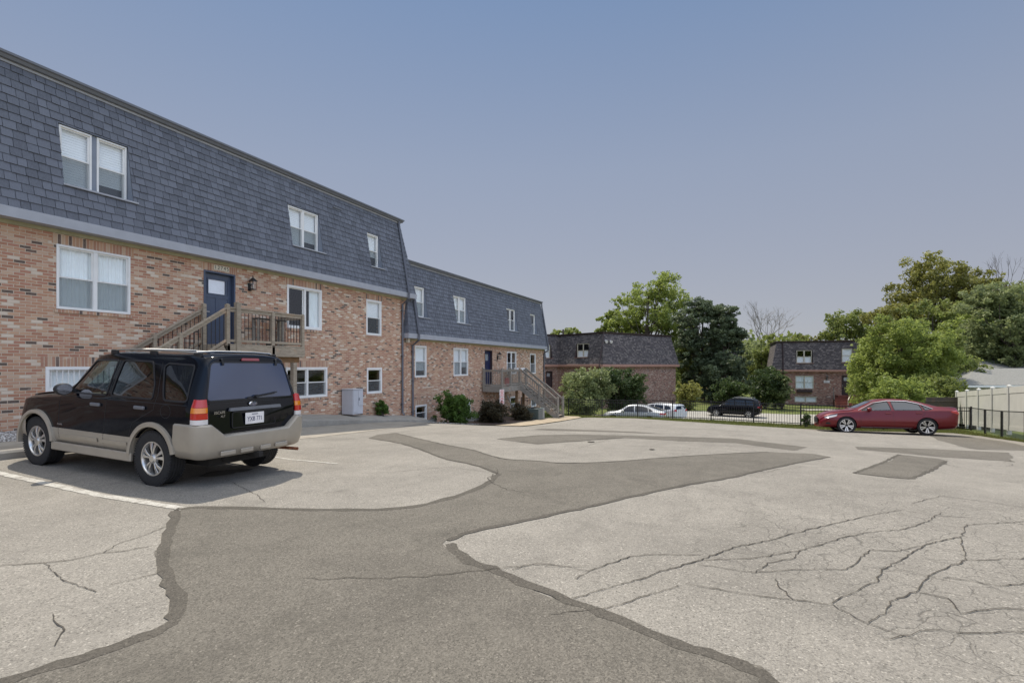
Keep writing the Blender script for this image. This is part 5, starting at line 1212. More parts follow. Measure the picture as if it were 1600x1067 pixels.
tree("deciduous_tree", "dark shaded tree low at the right above the bungalow", *atpx(1578, 50), -2.6, ztop(515, 50) + 2.6, 8.5, "leaf_dark", 40, 18000, .19, 34, .2, .1, .2)
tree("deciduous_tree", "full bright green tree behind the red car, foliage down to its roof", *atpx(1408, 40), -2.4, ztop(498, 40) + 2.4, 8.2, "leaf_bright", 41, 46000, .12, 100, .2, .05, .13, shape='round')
tree("deciduous_tree", "drooping green side tree left of the full bright green one, before the dark door", *atpx(1368, 43), -2.4, ztop(528, 43) + 2.4, 4.6, "leaf_bright", 42, 16000, .13, 30, .14, .1, .2)
tree("deciduous_tree", "green tree right of the full bright green one, left of the bungalow roof", *atpx(1468, 43), -2.4, ztop(520, 43) + 2.4, 6.6, "leaf_green", 43, 22000, .14, 44, .18, .05, .18)
tree("deciduous_tree", "dense olive tree filling the gap between the tallest tree and the full bright green one", *atpx(1455, 58), -2.6, ztop(470, 58) + 2.6, 10, "leaf_green", 57, 18000, .2, 50, .2, .08, .15)
tree("deciduous_tree", "dense green tree behind the pale-leaved trees at the right edge", *atpx(1560, 58), -2.6, ztop(462, 58) + 2.6, 11, "leaf_green", 58, 18000, .2, 50, .2, .08, .15)
tree("deciduous_tree", "tall green tree at the right edge, rising behind the light green one", *atpx(1600, 64), -2.6, ztop(432, 64) + 2.6, 13, "leaf_green", 59, 22000, .2, 56, .2, .08, .15)
tree("deciduous_tree", "leafy mid green tree between the tallest tree and the pale-leaved ones", *atpx(1500, 56), -2.6, ztop(480, 56) + 2.6, 9, "leaf_bright", 60, 20000, .17, 50, .2, .05, .15)
bush("bush", "bright green rounded shrub against the fence just above the red car's roof", cw(*atpx(1408, 33.5)), -2.2, ztop(588, 33.5) + 2.2, 4.2, "leaf_bright", 44, 11000, .10)
bush("bush", "second bright green shrub above the red car's boot, left of the vinyl fence", cw(*atpx(1462, 35)), -2.2, ztop(585, 35) + 2.2, 4.0, "leaf_green", 45, 10000, .10)
bush("bush", "olive feathery shrub right of the steps, in front of the brown block", cw(*atpx(915, 47)), -3, ztop(577, 47) + 3, 6.2, "leaf_pale", 46, 19000, .11, elong=2.2)
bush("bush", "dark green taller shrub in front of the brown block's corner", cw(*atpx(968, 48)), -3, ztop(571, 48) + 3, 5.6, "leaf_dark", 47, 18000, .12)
bush("bush", "low yellow-green shrub at the right foot of the blank brick wall", cw(*atpx(1076, 55)), -3, ztop(596, 55) + 3, 3.0, "leaf_yellow", 48, 5000, .12)
bush("bush", "big dark shrub at the left front corner of the far brick house", cw(*atpx(1196, 57)), -3, ztop(574, 57) + 3, 5.0, "leaf_dark", 49, 12000, .13, elong=2)
bush("bush", "grey-green feathery shrub before the far brick house's downspout", cw(*atpx(1222, 56)), -3, ztop(584, 56) + 3, 2.8, "leaf_pale", 50, 5000, .12)
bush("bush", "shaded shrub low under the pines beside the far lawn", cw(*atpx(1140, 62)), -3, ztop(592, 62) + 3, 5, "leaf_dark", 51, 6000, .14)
bush("bush", "rounded green shrub at the second building's wall by the first basement windows", (21.75, 12.45), -1.28, 1.50, 1.85, "leaf_shrub", 52, 15000, .055, cr=.24)
bush("bush", "dark purple-brown shrub under the farther deck's sign", (24.7, 11.9), -1.5, 1.25, 1.9, "leaf_barberry", 53, 11000, .055, cr=.24)
bush("bush", "smaller dark reddish shrub beside the green air conditioning unit", (27.5, 11.55), -1.58, .95, 1.5, "leaf_barberry", 54, 7000, .055, cr=.24)
bush("bush", "small leafy green plant on the pad's edge by the near building's last window", (17.95, 13.74), -.50, .62, .62, "leaf_shrub", 55, 1500, .05, cat="plant", elong=2.4)
bush("bush", "small dark weed clump at the fence in front of the red car's nose", (29.4, -2.75), -1.48, .75, .5, "leaf_dark", 56, 700, .05, cat="plant")
# a far wood along the skyline: one mass
rs = np.random.RandomState(77); C = []; Rr = []
for k in range(260):
    a = rs.uniform(-62, 28); D = rs.uniform(120, 165); X, Z = D * math.sin(R(a + 36)), D * math.cos(R(a + 36)); x, y = cw(X, Z); C.append((x, y, rs.uniform(-2, 6.0))); Rr.append(rs.uniform(3, 6.5))
V, F, tn = leaves(rs, C, Rr, 60000, .85, .8, rs.uniform(0, 1, len(C)))
o = npmesh("far_wood", V, F, "leaf_green", None, tn); tag(o, "far mass of trees along the skyline behind the houses", "trees", kind="stuff")
# grass blades on the verge
rs = np.random.RandomState(9); V = []; 
N = 26000; P = []
while len(P) < N:
    v = rs.uniform(-9.6, 13); u = fence_x(v) - rs.uniform(-1.0, 3.4) ** 1.0
    # only past the lot's edge
    le = None
    E_ = [(31.9, 9.3), (32.3, 6), (30.4, 3.3), (28.9, .4), (27.9, -2.3), (28.1, -5), (29.2, -7.6), (29.4, -8.9)]
    if v > 9.3: edge = 32.2
    else:
        edge = 29.0
        for (a, b), (c, d) in zip(E_, E_[1:]):
            if b >= v >= d: edge = a + (c - a) * (b - v) / (b - d)
    if u > edge - .06: P.append((u, v))
P += [(rs.uniform(24, 29.3), -9.05 - abs(rs.normal()) * .25) for _ in range(2500)] + [(rs.uniform(16, 24), -9.1 - abs(rs.normal()) * .2) for _ in range(1500)]
P = np.array(P); n = len(P); z = np.array([G(a, b) for a, b in P]) - .03
h = rs.uniform(.04, .11, n) * (1 + (rs.rand(n) < .04) * 1.2); a = rs.uniform(0, 6.28, n); w = .012
bx = np.stack([P[:, 0], P[:, 1], z], 1); dx = np.stack([np.cos(a) * w, np.sin(a) * w, 0 * a], 1); ln = np.stack([rs.normal(size=n) * .03, rs.normal(size=n) * .03, h], 1)
V = np.stack([bx - dx, bx + dx, bx + ln], 1).reshape(-1, 3)
o = npmesh("grass", V, np.arange(3 * n).reshape(-1, 3), "grass_blade", None, rs.rand(n)); tag(o, "ragged grass and weeds along the edge of the parking lot", "grass", kind="stuff")
# ---------------------------------------------------------------- vehicles
def crom(P, k):
    P = [np.array(p, float) for p in P]; out = []
    for i in range(len(P) - 1):
        p0, p1, p2, p3 = P[max(i - 1, 0)], P[i], P[i + 1], P[min(i + 2, len(P) - 1)]
        for j in range(k):
            t = j / k; out.append(.5 * (2 * p1 + (p2 - p0) * t + (2 * p0 - 5 * p1 + 4 * p2 - p3) * t * t + (3 * p1 - p0 - 3 * p2 + p3) * t ** 3))
    out.append(P[-1]); return out
def section(st, spec, inset=0, floor=None):
    x, zb, zbelt, ztop, wl, wm, wb, wt = st
    i = inset; zb2 = floor if floor is not None else zb; zt = ztop - i
    mid = spec.get('mid', .62)
    pts = [(0, zb2), (.75 * (wl - i), zb2), (wl - i, zb2 + .07), (wm - i, min(mid - .12, zbelt - .25)), (wm - i + .004, min(mid + .08, zbelt - .14)), (wb - i + .012, zbelt - .07), (wb - i, zbelt)]
    h = zt - zbelt; e = spec.get('edge', .075)
    ed = min(e, max(.012, h * .35))
    pts += [(wb - i + (wt - wb) * .30, zbelt + (h - ed) * .36), (wb - i + (wt - wb) * .72, zbelt + (h - ed) * .76), (wt - i, zt - ed), (wt - i - ed * .9, zt - ed * .22), ((wt - i) * .45, zt + spec.get('crown', .012)), (0, zt + spec.get('crown', .012) * 1.3)]
    return pts
def loft(spec, inset=0, floor=None, x0=None, x1=None, ks=4, kr=3):
    S = crom(spec['st'], ks); 
    if x0 is not None: S = [s for s in S if x0 <= s[0] <= x1]
    V = []; F = []; rows = None
    for st in S:
        half = [np.array(p) for p in section(st, spec, inset, floor)]; lo = crom(half[:7], kr); hi = crom(half[6:], kr)[1:]; hp = lo + hi
        ring = [(p[0], p[1]) for p in hp] + [(-p[0], p[1]) for p in reversed(hp[1:-1])]
        rows = len(ring)
        for y, z in ring: V.append((spec['lean'](st[0], z, y) , y, z))
    n = len(S)
    for i in range(n - 1):
        for j in range(rows): F.append((i * rows + j, i * rows + (j + 1) % rows, (i + 1) * rows + (j + 1) % rows, (i + 1) * rows + j))
    F.append(tuple(range(rows - 1, -1, -1))); F.append(tuple((n - 1) * rows + j for j in range(rows)))
    m = MB(); m.v = V; m.f = F; return m
def tmpobj(m, name="tmp"):
    return m.build(name, "underbody")
def boolean(o, cutters, op='DIFFERENCE'):
    for c in cutters:
        md = o.modifiers.new("b", 'BOOLEAN'); md.operation = op; md.object = c; md.solver = 'EXACT'
    dg = bpy.context.evaluated_depsgraph_get(); me = bpy.data.meshes.new_from_object(o.evaluated_get(dg)); o.modifiers.clear(); o.data = me
    for c in cutters: bpy.data.objects.remove(c)
    return o
class Proj:
    def __init__(s, m): 
        me = bpy.data.meshes.new("p"); me.from_pydata(m.v, [], m.f); bm = bmesh.new(); bm.from_mesh(me); bmesh.ops.recalc_face_normals(bm, faces=bm.faces); bmesh.ops.triangulate(bm, faces=bm.faces); s.t = BVHTree.FromBMesh(bm); bm.free(); bpy.data.meshes.remove(me)
    def side(s, x, z, sg, off=0):
        h = s.t.ray_cast(Vector((x, sg * 3, z)), Vector((0, -sg, 0)))
        if h[0] is None:
            h = s.t.find_nearest(Vector((x, sg * .9, z)))
        n = h[1] if h[1].y * sg > 0 else -h[1]; return h[0] + n * off
    def end(s, y, z, sg, off=0):
        h = s.t.ray_cast(Vector((sg * 8, y, z)), Vector((-sg, 0, 0)))
        if h[0] is None: h = s.t.find_nearest(Vector((sg * 8, y, z)))
        n = h[1] if h[1].x * sg > 0 else -h[1]; return h[0] + n * off
def rounded(poly, r=.04, k=4):
    out = []; n = len(poly)
    for i in range(n):
        a, b, c = Vector(poly[i - 1]), Vector(poly[i]), Vector(poly[(i + 1) % n]); rr = min(r, (a - b).length * .4, (c - b).length * .4); p = b + (a - b).normalized() * rr; q = b + (c - b).normalized() * rr
        for j in range(k + 1): t = j / k; out.append(tuple(p * (1 - t) ** 2 + b * 2 * t * (1 - t) + q * t * t))
    return out
def patch(poly, f, off=.004, thick=.012, rings=(1, .85, .6, .35), dens=.08, convex=True):
    """curved panel: outline poly in 2D, f(a,b,off) -> 3D"""
    P = []; n = len(poly)
    for i in range(n):
        a, b = Vector(poly[i]), Vector(poly[(i + 1) % n]); k = max(1, int((b - a).length / dens))
        for j in range(k): P.append(a + (b - a) * j / k)
    c = sum(P, Vector((0, 0))) / len(P); N = len(P); m = MB()
    V = [f(p.x, p.y, off - thick) for p in P]
    for s in rings: V += [f(*(c + (p - c) * s), off) for p in P]
    V.append(f(c.x, c.y, off)); F = []
    for r in range(len(rings)):
        for i in range(N): F.append((r * N + i, r * N + (i + 1) % N, (r + 1) * N + (i + 1) % N, (r + 1) * N + i))
    L = len(rings) * N
    for i in range(N): F.append((L + i, L + (i + 1) % N, L + N))
    m.add([tuple(v) for v in V], F); return m
def frame_strip(poly, f, w=.02, off=.006, closed=True, dens=.06, thick=.008):
    P = []; n = len(poly)
    for i in range(n if closed else n - 1):
        a, b = Vector(poly[i]), Vector(poly[(i + 1) % n]); k = max(1, int((b - a).length / dens))
        for j in range(k): P.append(a + (b - a) * j / k)
    if not closed: P.append(Vector(poly[-1]))
    N = len(P); m = MB(); V = []
    for i, p in enumerate(P):
        a = P[i - 1] if (closed or i) else p; b = P[(i + 1) % N] if (closed or i < N - 1) else p
        d = (b - a).normalized(); nn = Vector((-d.y, d.x)); V += [f(*(p + nn * w / 2), off - thick), f(*(p + nn * w / 2), off), f(*(p - nn * w / 2), off), f(*(p - nn * w / 2), off - thick)]
    F = []
    for i in range(N if closed else N - 1):
        a = i * 4; b = ((i + 1) % N) * 4
        for j in range(3): F.append((a + j, b + j, b + j + 1, a + j + 1))
    m.add([tuple(v) for v in V], F); return m
def wheel(root, x, y, sg, Rt, wt, rim_r, style, mats=("tyre_rubber", "alloy")):
    """sg: +1 left side (face outwards +y)"""
    w = thing("wheel", None, None, (x, y, Rt)); w.parent = root
    h = wt / 2; s = sg
    prof = [(rim_r, -h * .82), (rim_r + .012, -h * .92), (Rt * .86, -h), (Rt * .955, -h * .93), (Rt * .99, -h * .78), (Rt, -h * .62), (Rt, -h * .40), (Rt - .008, -h * .38), (Rt - .008, -h * .33), (Rt, -h * .31), (Rt + .001, -h * .05), (Rt - .008, -h * .03), (Rt - .008, h * .03), (Rt + .001, h * .05), (Rt, h * .31), (Rt - .008, h * .33), (Rt - .008, h * .38), (Rt, h * .40), (Rt, h * .62), (Rt * .99, h * .78), (Rt * .955, h * .93), (Rt * .86, h), (rim_r + .012, h * .92), (rim_r, h * .82)]
    m = MB(); m.lathe(prof, 'y', n=56, closed=True)
    nb = 64                                           # shoulder tread blocks
    for k in range(nb):
        a = 2 * math.pi * k / nb
        for sd in (-1, 1):
            M = Matrix.Rotation(-a, 4, 'Y') @ Matrix.Translation((Rt * .978, sd * h * .80, 0)); m.box(-.014, .020, -h * .13, h * .13, -Rt * .03, Rt * .03, T=M)
    m.build("tyre", mats[0], w, smooth=True, sharp=30)
    f = s * h
    m = MB(); m.lathe([(rim_r + .004, f * .80), (rim_r + .004, f * .90), (rim_r - .010, f * .90), (rim_r - .022, f * .72), (rim_r - .03, f * .2), (rim_r - .035, -f * .8), (rim_r - .005, -f * .85)], 'y', n=48, closed=True)
    rim = m.build("rim", mats[1], w, smooth=True)
    m = MB(); m.lathe([(0.001, f * .0), (rim_r * .80, f * .0), (rim_r * .80, -f * .2), (.001, -f * .2)], 'y', n=32); m.lathe([(0.001, -f * .3), (rim_r - .02, -f * .3)], 'y', n=32); m.build("brake_disc", "underbody", rim, smooth=True)
    if style == 'suv':
        m = MB()
        for k in range(5):
            a = 2 * math.pi * k / 5 + .3
            for sp in (-.17, .17):
                def Q(r, t, yy): return ((r * math.cos(a + t), yy, r * math.sin(a + t)))
                r0, r1 = rim_r * .26, rim_r * .97; w0, w1 = .26, .13
                pts = [Q(r0, sp * .9 - w0 * .6, f * .86), Q(r0, sp * .9 + w0 * .6, f * .86), Q(rim_r * .62, sp * 1.1 + w1 * .9, f * .90), Q(r1, sp * 1.35 + w1, f * .78), Q(r1, sp * 1.35 - w1, f * .78), Q(rim_r * .62, sp * 1.1 - w1 * .9, f * .90)]
                bk = [(p[0], p[1] - f * .35, p[2]) for p in pts]; m.add(pts + bk, [(0, 1, 2, 5), (5, 2, 3, 4)] + [(i, (i + 1) % 6, (i + 1) % 6 + 6, i + 6) for i in range(6)])
        m.build("spokes", mats[1], rim, bevel=.003)
        m = MB(); m.lathe([(.001, f * .99), (rim_r * .20, f * .98), (rim_r * .25, f * .90), (rim_r * .30, f * .86), (rim_r * .34, f * .62), (.001, f * .5)], 'y', n=24); m.build("hub_cap", mats[1], rim, smooth=True)
    else:
        m = MB(); m2 = MB(); n = 10
        for k in range(n):
            a = 2 * math.pi * k / n + (.12 if k % 2 else -.12)
            def Q(r, t, yy): return ((r * math.cos(a + t), yy, r * math.sin(a + t)))
            r0, r1 = rim_r * .2, rim_r * .96
            pts = [Q(r0, -.22, f * .74), Q(r0, .22, f * .74), Q(r1, .13, f * .86), Q(r1, -.10, f * .86)]; bk = [(p[0], p[1] - f * .3, p[2]) for p in pts]
            m.add(pts + bk, [(0, 1, 2, 3)] + [(i, (i + 1) % 4, (i + 1) % 4 + 4, i + 4) for i in range(4)])
            pts = [Q(r0, .23, f * .70), Q(r0, .36, f * .70), Q(r1, .24, f * .80), Q(r1, .135, f * .82)]; m2.add(pts, [(0, 1, 2, 3)])
        m.build("spokes", mats[1], rim); m2.build("spoke_inlay", "alloy_dark", rim)
        m = MB(); m.lathe([(.001, f * .84), (rim_r * .16, f * .82), (rim_r * .2, f * .6)], 'y', n=20); m.build("hub_cap", "alloy_dark", rim, smooth=True)
    return w

def car(root, spec):
    full = loft(spec); pj = Proj(full); body = tmpobj(loft(spec)); cut = []
    if spec.get('cabin'):
        a, b, fl = spec['cabin']; cut.append(tmpobj(loft(spec, .045, fl, a, b)))
        for pl in spec['side_glass']: m = MB(); m.prism(rounded(pl, .05), -1.3, 1.3, 'y'); cut.append(tmpobj(m))
        m = MB(); m.prism(rounded(spec['rear_glass'], .06), spec['rg_x'][0], spec['rg_x'][1], 'x'); cut.append(tmpobj(m))
        m = MB(); m.prism(rounded(spec['windshield'], .06), spec['ws_x'][0], spec['ws_x'][1], 'x'); cut.append(tmpobj(m))
    R_ = spec['R']
    for wx in (0, spec['wb']):
        for sg in (1, -1):
            m = MB(); m.lathe([(.001, sg * .50), (R_ + spec.get('gap', .055), sg * .50), (R_ + spec.get('gap', .055), sg * 1.2), (.001, sg * 1.2)], 'y', c=(wx, 0, R_ + .01), n=36); cut.append(tmpobj(m))
    body = boolean(body, cut); body.name = "body"; body.data.name = "body"
    bm = bmesh.new(); bm.from_mesh(body.data); bmesh.ops.remove_doubles(bm, verts=bm.verts, dist=.0004)
    lower = None
    if spec.get('clad'):
        z = spec['clad']; g = bm.verts[:] + bm.edges[:] + bm.faces[:]; bmesh.ops.bisect_plane(bm, geom=g, plane_co=(0, 0, z), plane_no=(0, 0, 1))
        b2 = bm.copy(); bmesh.ops.delete(bm, geom=[f for f in bm.faces if f.calc_center_median().z < z], context='FACES'); bmesh.ops.delete(b2, geom=[f for f in b2.faces if f.calc_center_median().z >= z], context='FACES')
        me = bpy.data.meshes.new("lower_cladding"); b2.to_mesh(me); b2.free(); me.materials.append(MATS[spec['clad_mat']]); lo = bpy.data.objects.new("lower_cladding", me); COL.objects.link(lo); lo.parent = root; me.shade_smooth(); me.set_sharp_from_angle(angle=R(32)); lower = lo
    bm.to_mesh(body.data); bm.free(); body.data.materials.clear(); body.data.materials.append(MATS[spec['paint']]); body.data.shade_smooth(); body.data.set_sharp_from_angle(angle=R(32)); body.parent = root
    S = lambda sg: (lambda a, b, o: pj.side(a, b, sg, o)); E = lambda sg: (lambda a, b, o: pj.end(a, b, sg, o))
    gm = spec['glass']
    for sg in (1, -1):
        for k, pl in enumerate(spec['side_glass']):
            q = rounded(pl, .05)
            o = patch(q, S(sg), -.006 if spec.get('cabin') else .004, .004).build("side_window", gm[min(k, len(gm) - 1)], root, smooth=True)
            frame_strip(q, S(sg), spec.get('trimw', .022), .006).build("window_trim", spec.get('trim', "black_plastic"), o, smooth=True)
    q = rounded(spec['rear_glass'], .07); o = patch(q, E(-1), -.004 if spec.get('cabin') else .005, .006).build("rear_window", spec.get('rg_mat', "dark_glass"), root, smooth=True); frame_strip(q, E(-1), .018, .004).build("window_trim", "black_plastic", o, smooth=True)
    q = rounded(spec['windshield'], .07); o = patch(q, E(1), -.004 if spec.get('cabin') else .005, .006).build("windscreen", gm[0], root, smooth=True); frame_strip(q, E(1), .022, .004).build("window_trim", "black_plastic", o, smooth=True)
    for sg in (1, -1):
        for ln in spec.get('seams', []): frame_strip(ln, S(sg), .007, .0015, False, thick=.004).build("panel_gap", "black_plastic", body)
        for hx, hz in spec.get('handles', []):
            b = pj.side(hx, hz, sg, .0); m = MB(); m.box(-.10, .10, -.012, .022, -.022, .022); h = m.build("door_handle", spec.get('handle_mat', "black_plastic"), root, bevel=.009); h.location = (b.x, b.y + sg * .012, b.z)
            if sg < 0: h.rotation_euler = (0, 0, math.pi)
        mx, mz = spec['mirror']; b = pj.side(mx, mz, sg, 0); m = MB()
        m.lathe([(.001, -.085), (.045, -.08), (.075, -.04), (.088, .0), (.088, .045), (.08, .058), (.001, .058)], 'x', n=18); m.v = [(v[0] * -1 + .0, v[1] * 1.25 + sg * .15, v[2] * .95) for v in m.v]
        o = m.build("wing_mirror", spec.get('mirror_mat', spec['paint']), root, smooth=True, sharp=60); o.location = (b.x, b.y, b.z + .03)
        m = MB(); m.bar((0, -sg * .04, -.03), (-.01, sg * .10, .0), .07, .045); m.build("mirror_arm", "black_plastic", o)
        m = MB(); m.lathe([(.001, 0), (.078, 0)], 'x', c=(-.060, 0, 0), n=18); m.v = [(v[0], v[1] * 1.22 + sg * .15, v[2] * .93) for v in m.v]; m.build("mirror_glass", "chrome", o)
        for w_ in (0, spec['wb']): wheel(root, w_, sg * spec['track'], sg, R_, spec['tw'], spec['rim'], spec['wstyle'], spec.get('wmats', ("tyre_rubber", "alloy")))
    m = MB(); m.box(-.55, spec['wb'] + .45, -.48, .48, .24, .40); m.box(-.1, .1, -.7, .7, R_ - .06, R_ + .06); m.box(spec['wb'] - .1, spec['wb'] + .1, -.7, .7, R_ - .06, R_ + .06); m.build("chassis", "underbody", root)
    return pj, body, lower
def place(root, x, y, z, rz, rx=0, ry=0): root.location = (x, y, z); root.rotation_mode = 'XYZ'; root.rotation_euler = (rx, ry, rz)

# --- black SUV ---------------------------------------------------------------
def suv_spec():
    s = dict(wb=2.62, R=.355, tw=.225, rim=.222, track=.775, mid=.62, edge=.085, crown=.014, paint="black_paint", clad=.60, clad_mat="beige_cladding", gap=.05, wstyle='suv')
    s['st'] = [  # x, zbot, zbelt, ztop, wlow, wmid, wbelt, wtop
        (-.80, .46, 1.06, 1.70, .60, .735, .735, .58), (-.79, .44, 1.07, 1.72, .66, .79, .79, .610), (-.74, .42, 1.08, 1.735, .74, .845, .835, .640), (-.62, .40, 1.085, 1.745, .78, .872, .862, .655), (-.35, .36, 1.09, 1.752, .80, .880, .872, .665), (.1, .32, 1.09, 1.745, .82, .883, .876, .672),
        (.7, .30, 1.085, 1.748, .82, .883, .876, .675), (1.2, .30, 1.08, 1.738, .82, .883, .876, .672), (1.52, .30, 1.075, 1.705, .82, .883, .875, .660), (1.66, .30, 1.07, 1.655, .82, .883, .873, .650), (1.86, .30, 1.06, 1.44, .82, .883, .868, .69), (2.08, .30, 1.05, 1.21, .82, .883, .864, .73), (2.20, .30, 1.04, 1.15, .82, .882, .86, .74),
        (2.75, .32, 1.0, 1.085, .80, .875, .845, .72), (3.05, .34, .96, 1.04, .78, .86, .82, .69), (3.20, .36, .90, .98, .70, .78, .74, .62), (3.32, .38, .80, .88, .60, .68, .64, .54), (3.38, .40, .68, .74, .48, .56, .52, .44)]
    def lean(x, z, y):
        w = min(1, max(0, (-x - .15) / .55)); r = w * max(0, z - 1.0) * .215; v = w * .05 * (1 - (y / .85) ** 2) * -1
        f = min(1, max(0, (x - 2.9) / .5)); return x + r + v + f * (.05 * (1 - (y / .8) ** 2))
    s['lean'] = lean; s['cabin'] = (-.70, 2.03, .62)
    s['side_glass'] = [[(1.95, 1.13), (1.57, 1.60), (1.02, 1.618), (1.0, 1.13)], [(.91, 1.13), (.91, 1.618), (.29, 1.618), (.08, 1.32), (.04, 1.13)], [(-.18, 1.13), (.03, 1.56), (-.03, 1.605), (-.52, 1.595), (-.60, 1.13)]]
    s['glass'] = ["car_glass_clear", "car_glass_tint", "car_glass_tint"]
    s['rear_glass'] = [(-.72, 1.14), (.72, 1.14), (.60, 1.645), (-.60, 1.645)]; s['rg_x'] = (-1.4, -.45); s['rg_mat'] = "rear_glass"
    s['windshield'] = [(-.70, 1.22), (.70, 1.22), (.58, 1.62), (-.58, 1.62)]; s['ws_x'] = (1.45, 3.6)
    s['seams'] = [[(.965, 1.63), (.955, 1.10), (1.05, .34)], [(2.05, 1.10), (2.06, .95), (2.06, .34)], [(.10, 1.62), (-.04, 1.2), (-.02, 1.0), (.40, .80), (.47, .62)], [(-.62, 1.085), (.12, 1.085), (1.1, 1.085), (2.2, 1.07)], [(2.42, 1.06), (2.75, 1.03), (3.1, .98)]]
    s['handles'] = [(1.18, .995), (.24, 1.01)]; s['handle_mat'] = "gutter_grey"; s['mirror'] = (1.80, 1.15); s['mirror_mat'] = "black_plastic"
    return s
def flare(root, cx, cz, r0, r1, y0, y1, a0, a1, sg, mat, pj=None):
    m = MB(); n = 28; V = []
    for k in range(n + 1):
        a = R(a0 + (a1 - a0) * k / n); c, s_ = math.cos(a), math.sin(a)
        for r, y in ((r0, y0), (r0, y1), (r0 + .018, y1 + .008), (r1 - .02, y1 - .004), (r1, y0)): V.append((cx + r * c, sg * y, cz + r * s_))
    F = [(k * 5 + j, k * 5 + j + 1, k * 5 + j + 6, k * 5 + j + 5) for k in range(n) for j in range(4)]
    m.add(V, F); return m.build("wheel_flare", mat, root, smooth=True, sharp=40)
suv = thing("parked_suv", "black off-road car with beige lower cladding and bumpers, parked nose-in toward the curb", "car")
sp = suv_spec(); pj, body, lower = car(suv, sp)
for sg in (1, -1):
    flare(suv, 0, .365, .41, .492, .70, .918, 2, 168, sg, "beige_cladding"); flare(suv, 2.62, .365, .41, .485, .70, .918, -8, 176, sg, "beige_cladding")
    m = MB(); m.bar((.40, sg * .885, .335), (2.2, sg * .885, .335), .045, .12); m.build("sill", "beige_cladding", suv, bevel=.012)
    for a, b in ((.50, 1.04), (1.14, 2.02)): frame_strip([(a, .50), (b, .50)], lambda p, q, o, sg=sg: pj.side(p, q, sg, o), .05, .012, False, thick=.014).build("cladding_rib", "beige_cladding", lower, smooth=True)
    # tail lights wrap the corner
    tl = thing("tail_light", None, None); tl.parent = suv
    def LF(a, b, o, sg=sg):                            # a: distance round the corner (0 = corner), b: height
        if a <= 0: return pj.end(sg * (.79 + a), b, -1, o)
        return pj.side(-.70 + a, b, sg, o)
    def corner(a, b, o, sg=sg):
        A = pj.end(sg * .66, b, -1, o); B = pj.side(-.695, b, sg, o); A = pj.end(sg * .715, b, -1, o); C_ = Vector((A.x - .035, B.y + sg * .045, b)); t = (a + .5)
        return A * (1 - t) ** 2 + C_ * 2 * t * (1 - t) + B * t * t
    for z0, z1, mt in ((.855, .915, "lens_clear"), (.918, .995, "lens_red"), (.998, 1.062, "lens_amber"), (1.065, 1.165, "lens_red")):
        k = 10; m = MB(); V = []
        for i in range(k + 1):
            a = -.46 + .92 * i / k
            for z, o in ((z0, -.01), (z0, .020), (z1, .020), (z1, -.01)): V.append(tuple(corner(a, z, o)))
        m.add(V, [(i * 4 + j, i * 4 + j + 1, i * 4 + j + 5, i * 4 + j + 4) for i in range(k) for j in range(3)] + [(0, 1, 2, 3), (k * 4 + 3, k * 4 + 2, k * 4 + 1, k * 4)])
        m.build({"lens_clear": "reverse_lens", "lens_amber": "indicator_lens"}.get(mt, "brake_lens"), mt, tl, smooth=True)
    hl = patch(rounded([(.44, .72), (.70, .76), (.70, .88), (.46, .86)], .03), lambda a, b, o, sg=sg: pj.end(sg * a, b, 1, o), .012, .02).build("headlight", "headlight", suv, smooth=True)
# bumpers swept round each end
def bumper(root, path, rows, mat, name="bumper"):
    m = MB(); n = len(path); k = len(rows(0, 0))
    for i, (x, y, nx, ny) in enumerate(path):
        for o, z in rows(i / (n - 1), y): m.v.append((x + nx * o, y + ny * o, z))
    m.f = [(i * k + j, i * k + j + 1, (i + 1) * k + j + 1, (i + 1) * k + j) for i in range(n - 1) for j in range(k - 1)]
    return m.build(name, mat, root, smooth=True, sharp=40)
def plan(xe, w, rad, xs, sgn, n=9):
    """plan curve from (xs, w) round the end xe to (xs, -w)"""
    P = [(xs, w, 0, 1)]
    for k in range(n + 1):
        a = math.pi / 2 * k / n; P.append((xe - sgn * rad + sgn * rad * math.sin(a), w - rad + rad * math.cos(a), sgn * math.sin(a), math.cos(a)))
    Q = [(x, -y, nx, -ny) for x, y, nx, ny in reversed(P)]
    mid = [(xe + sgn * .035 * (1 - (y / (w - rad)) ** 2), y, sgn, 0) for y in np.linspace(w - rad, -(w - rad), 9)[1:-1]]
    return P + mid + Q
def rrows(t, y):
    a = abs(y); up = .850 if a > .70 else (.850 - (.70 - a) / .035 * .15 if a > .665 else .700)
    lo = .40 if a > .62 else .40 - .0 * a
    return [(-.10, up), (.0, up + .002), (.022, up - .02), (.028, (up + lo) / 2 + .02), (.012, lo + .12), (-.02, lo + .03), (-.07, lo)]
bumper(suv, plan(-.88, .885, .17, -.43, -1, 16), rrows, "beige_cladding", "rear_bumper")
bumper(suv, plan(3.44, .875, .58, 2.86, 1, 12), lambda t, y: [(-.10, .70), (.0, .70), (.03, .66), (.03, .52), (.01, .42), (-.06, .36)], "beige_cladding", "front_bumper")
Eb = lambda a, b, o: pj.end(a, b, -1, o)
bpts = [(-.90 - .008 * 0, 0)]
for y0, y1 in ((-.50, -.28), (-.20, -.02), (.10, .30), (.38, .60)):
    m = MB(); m.box(-.931, -.90, y0, y1, .435, .495); m.build("bumper_step", "beige_cladding", suv, bevel=.01)
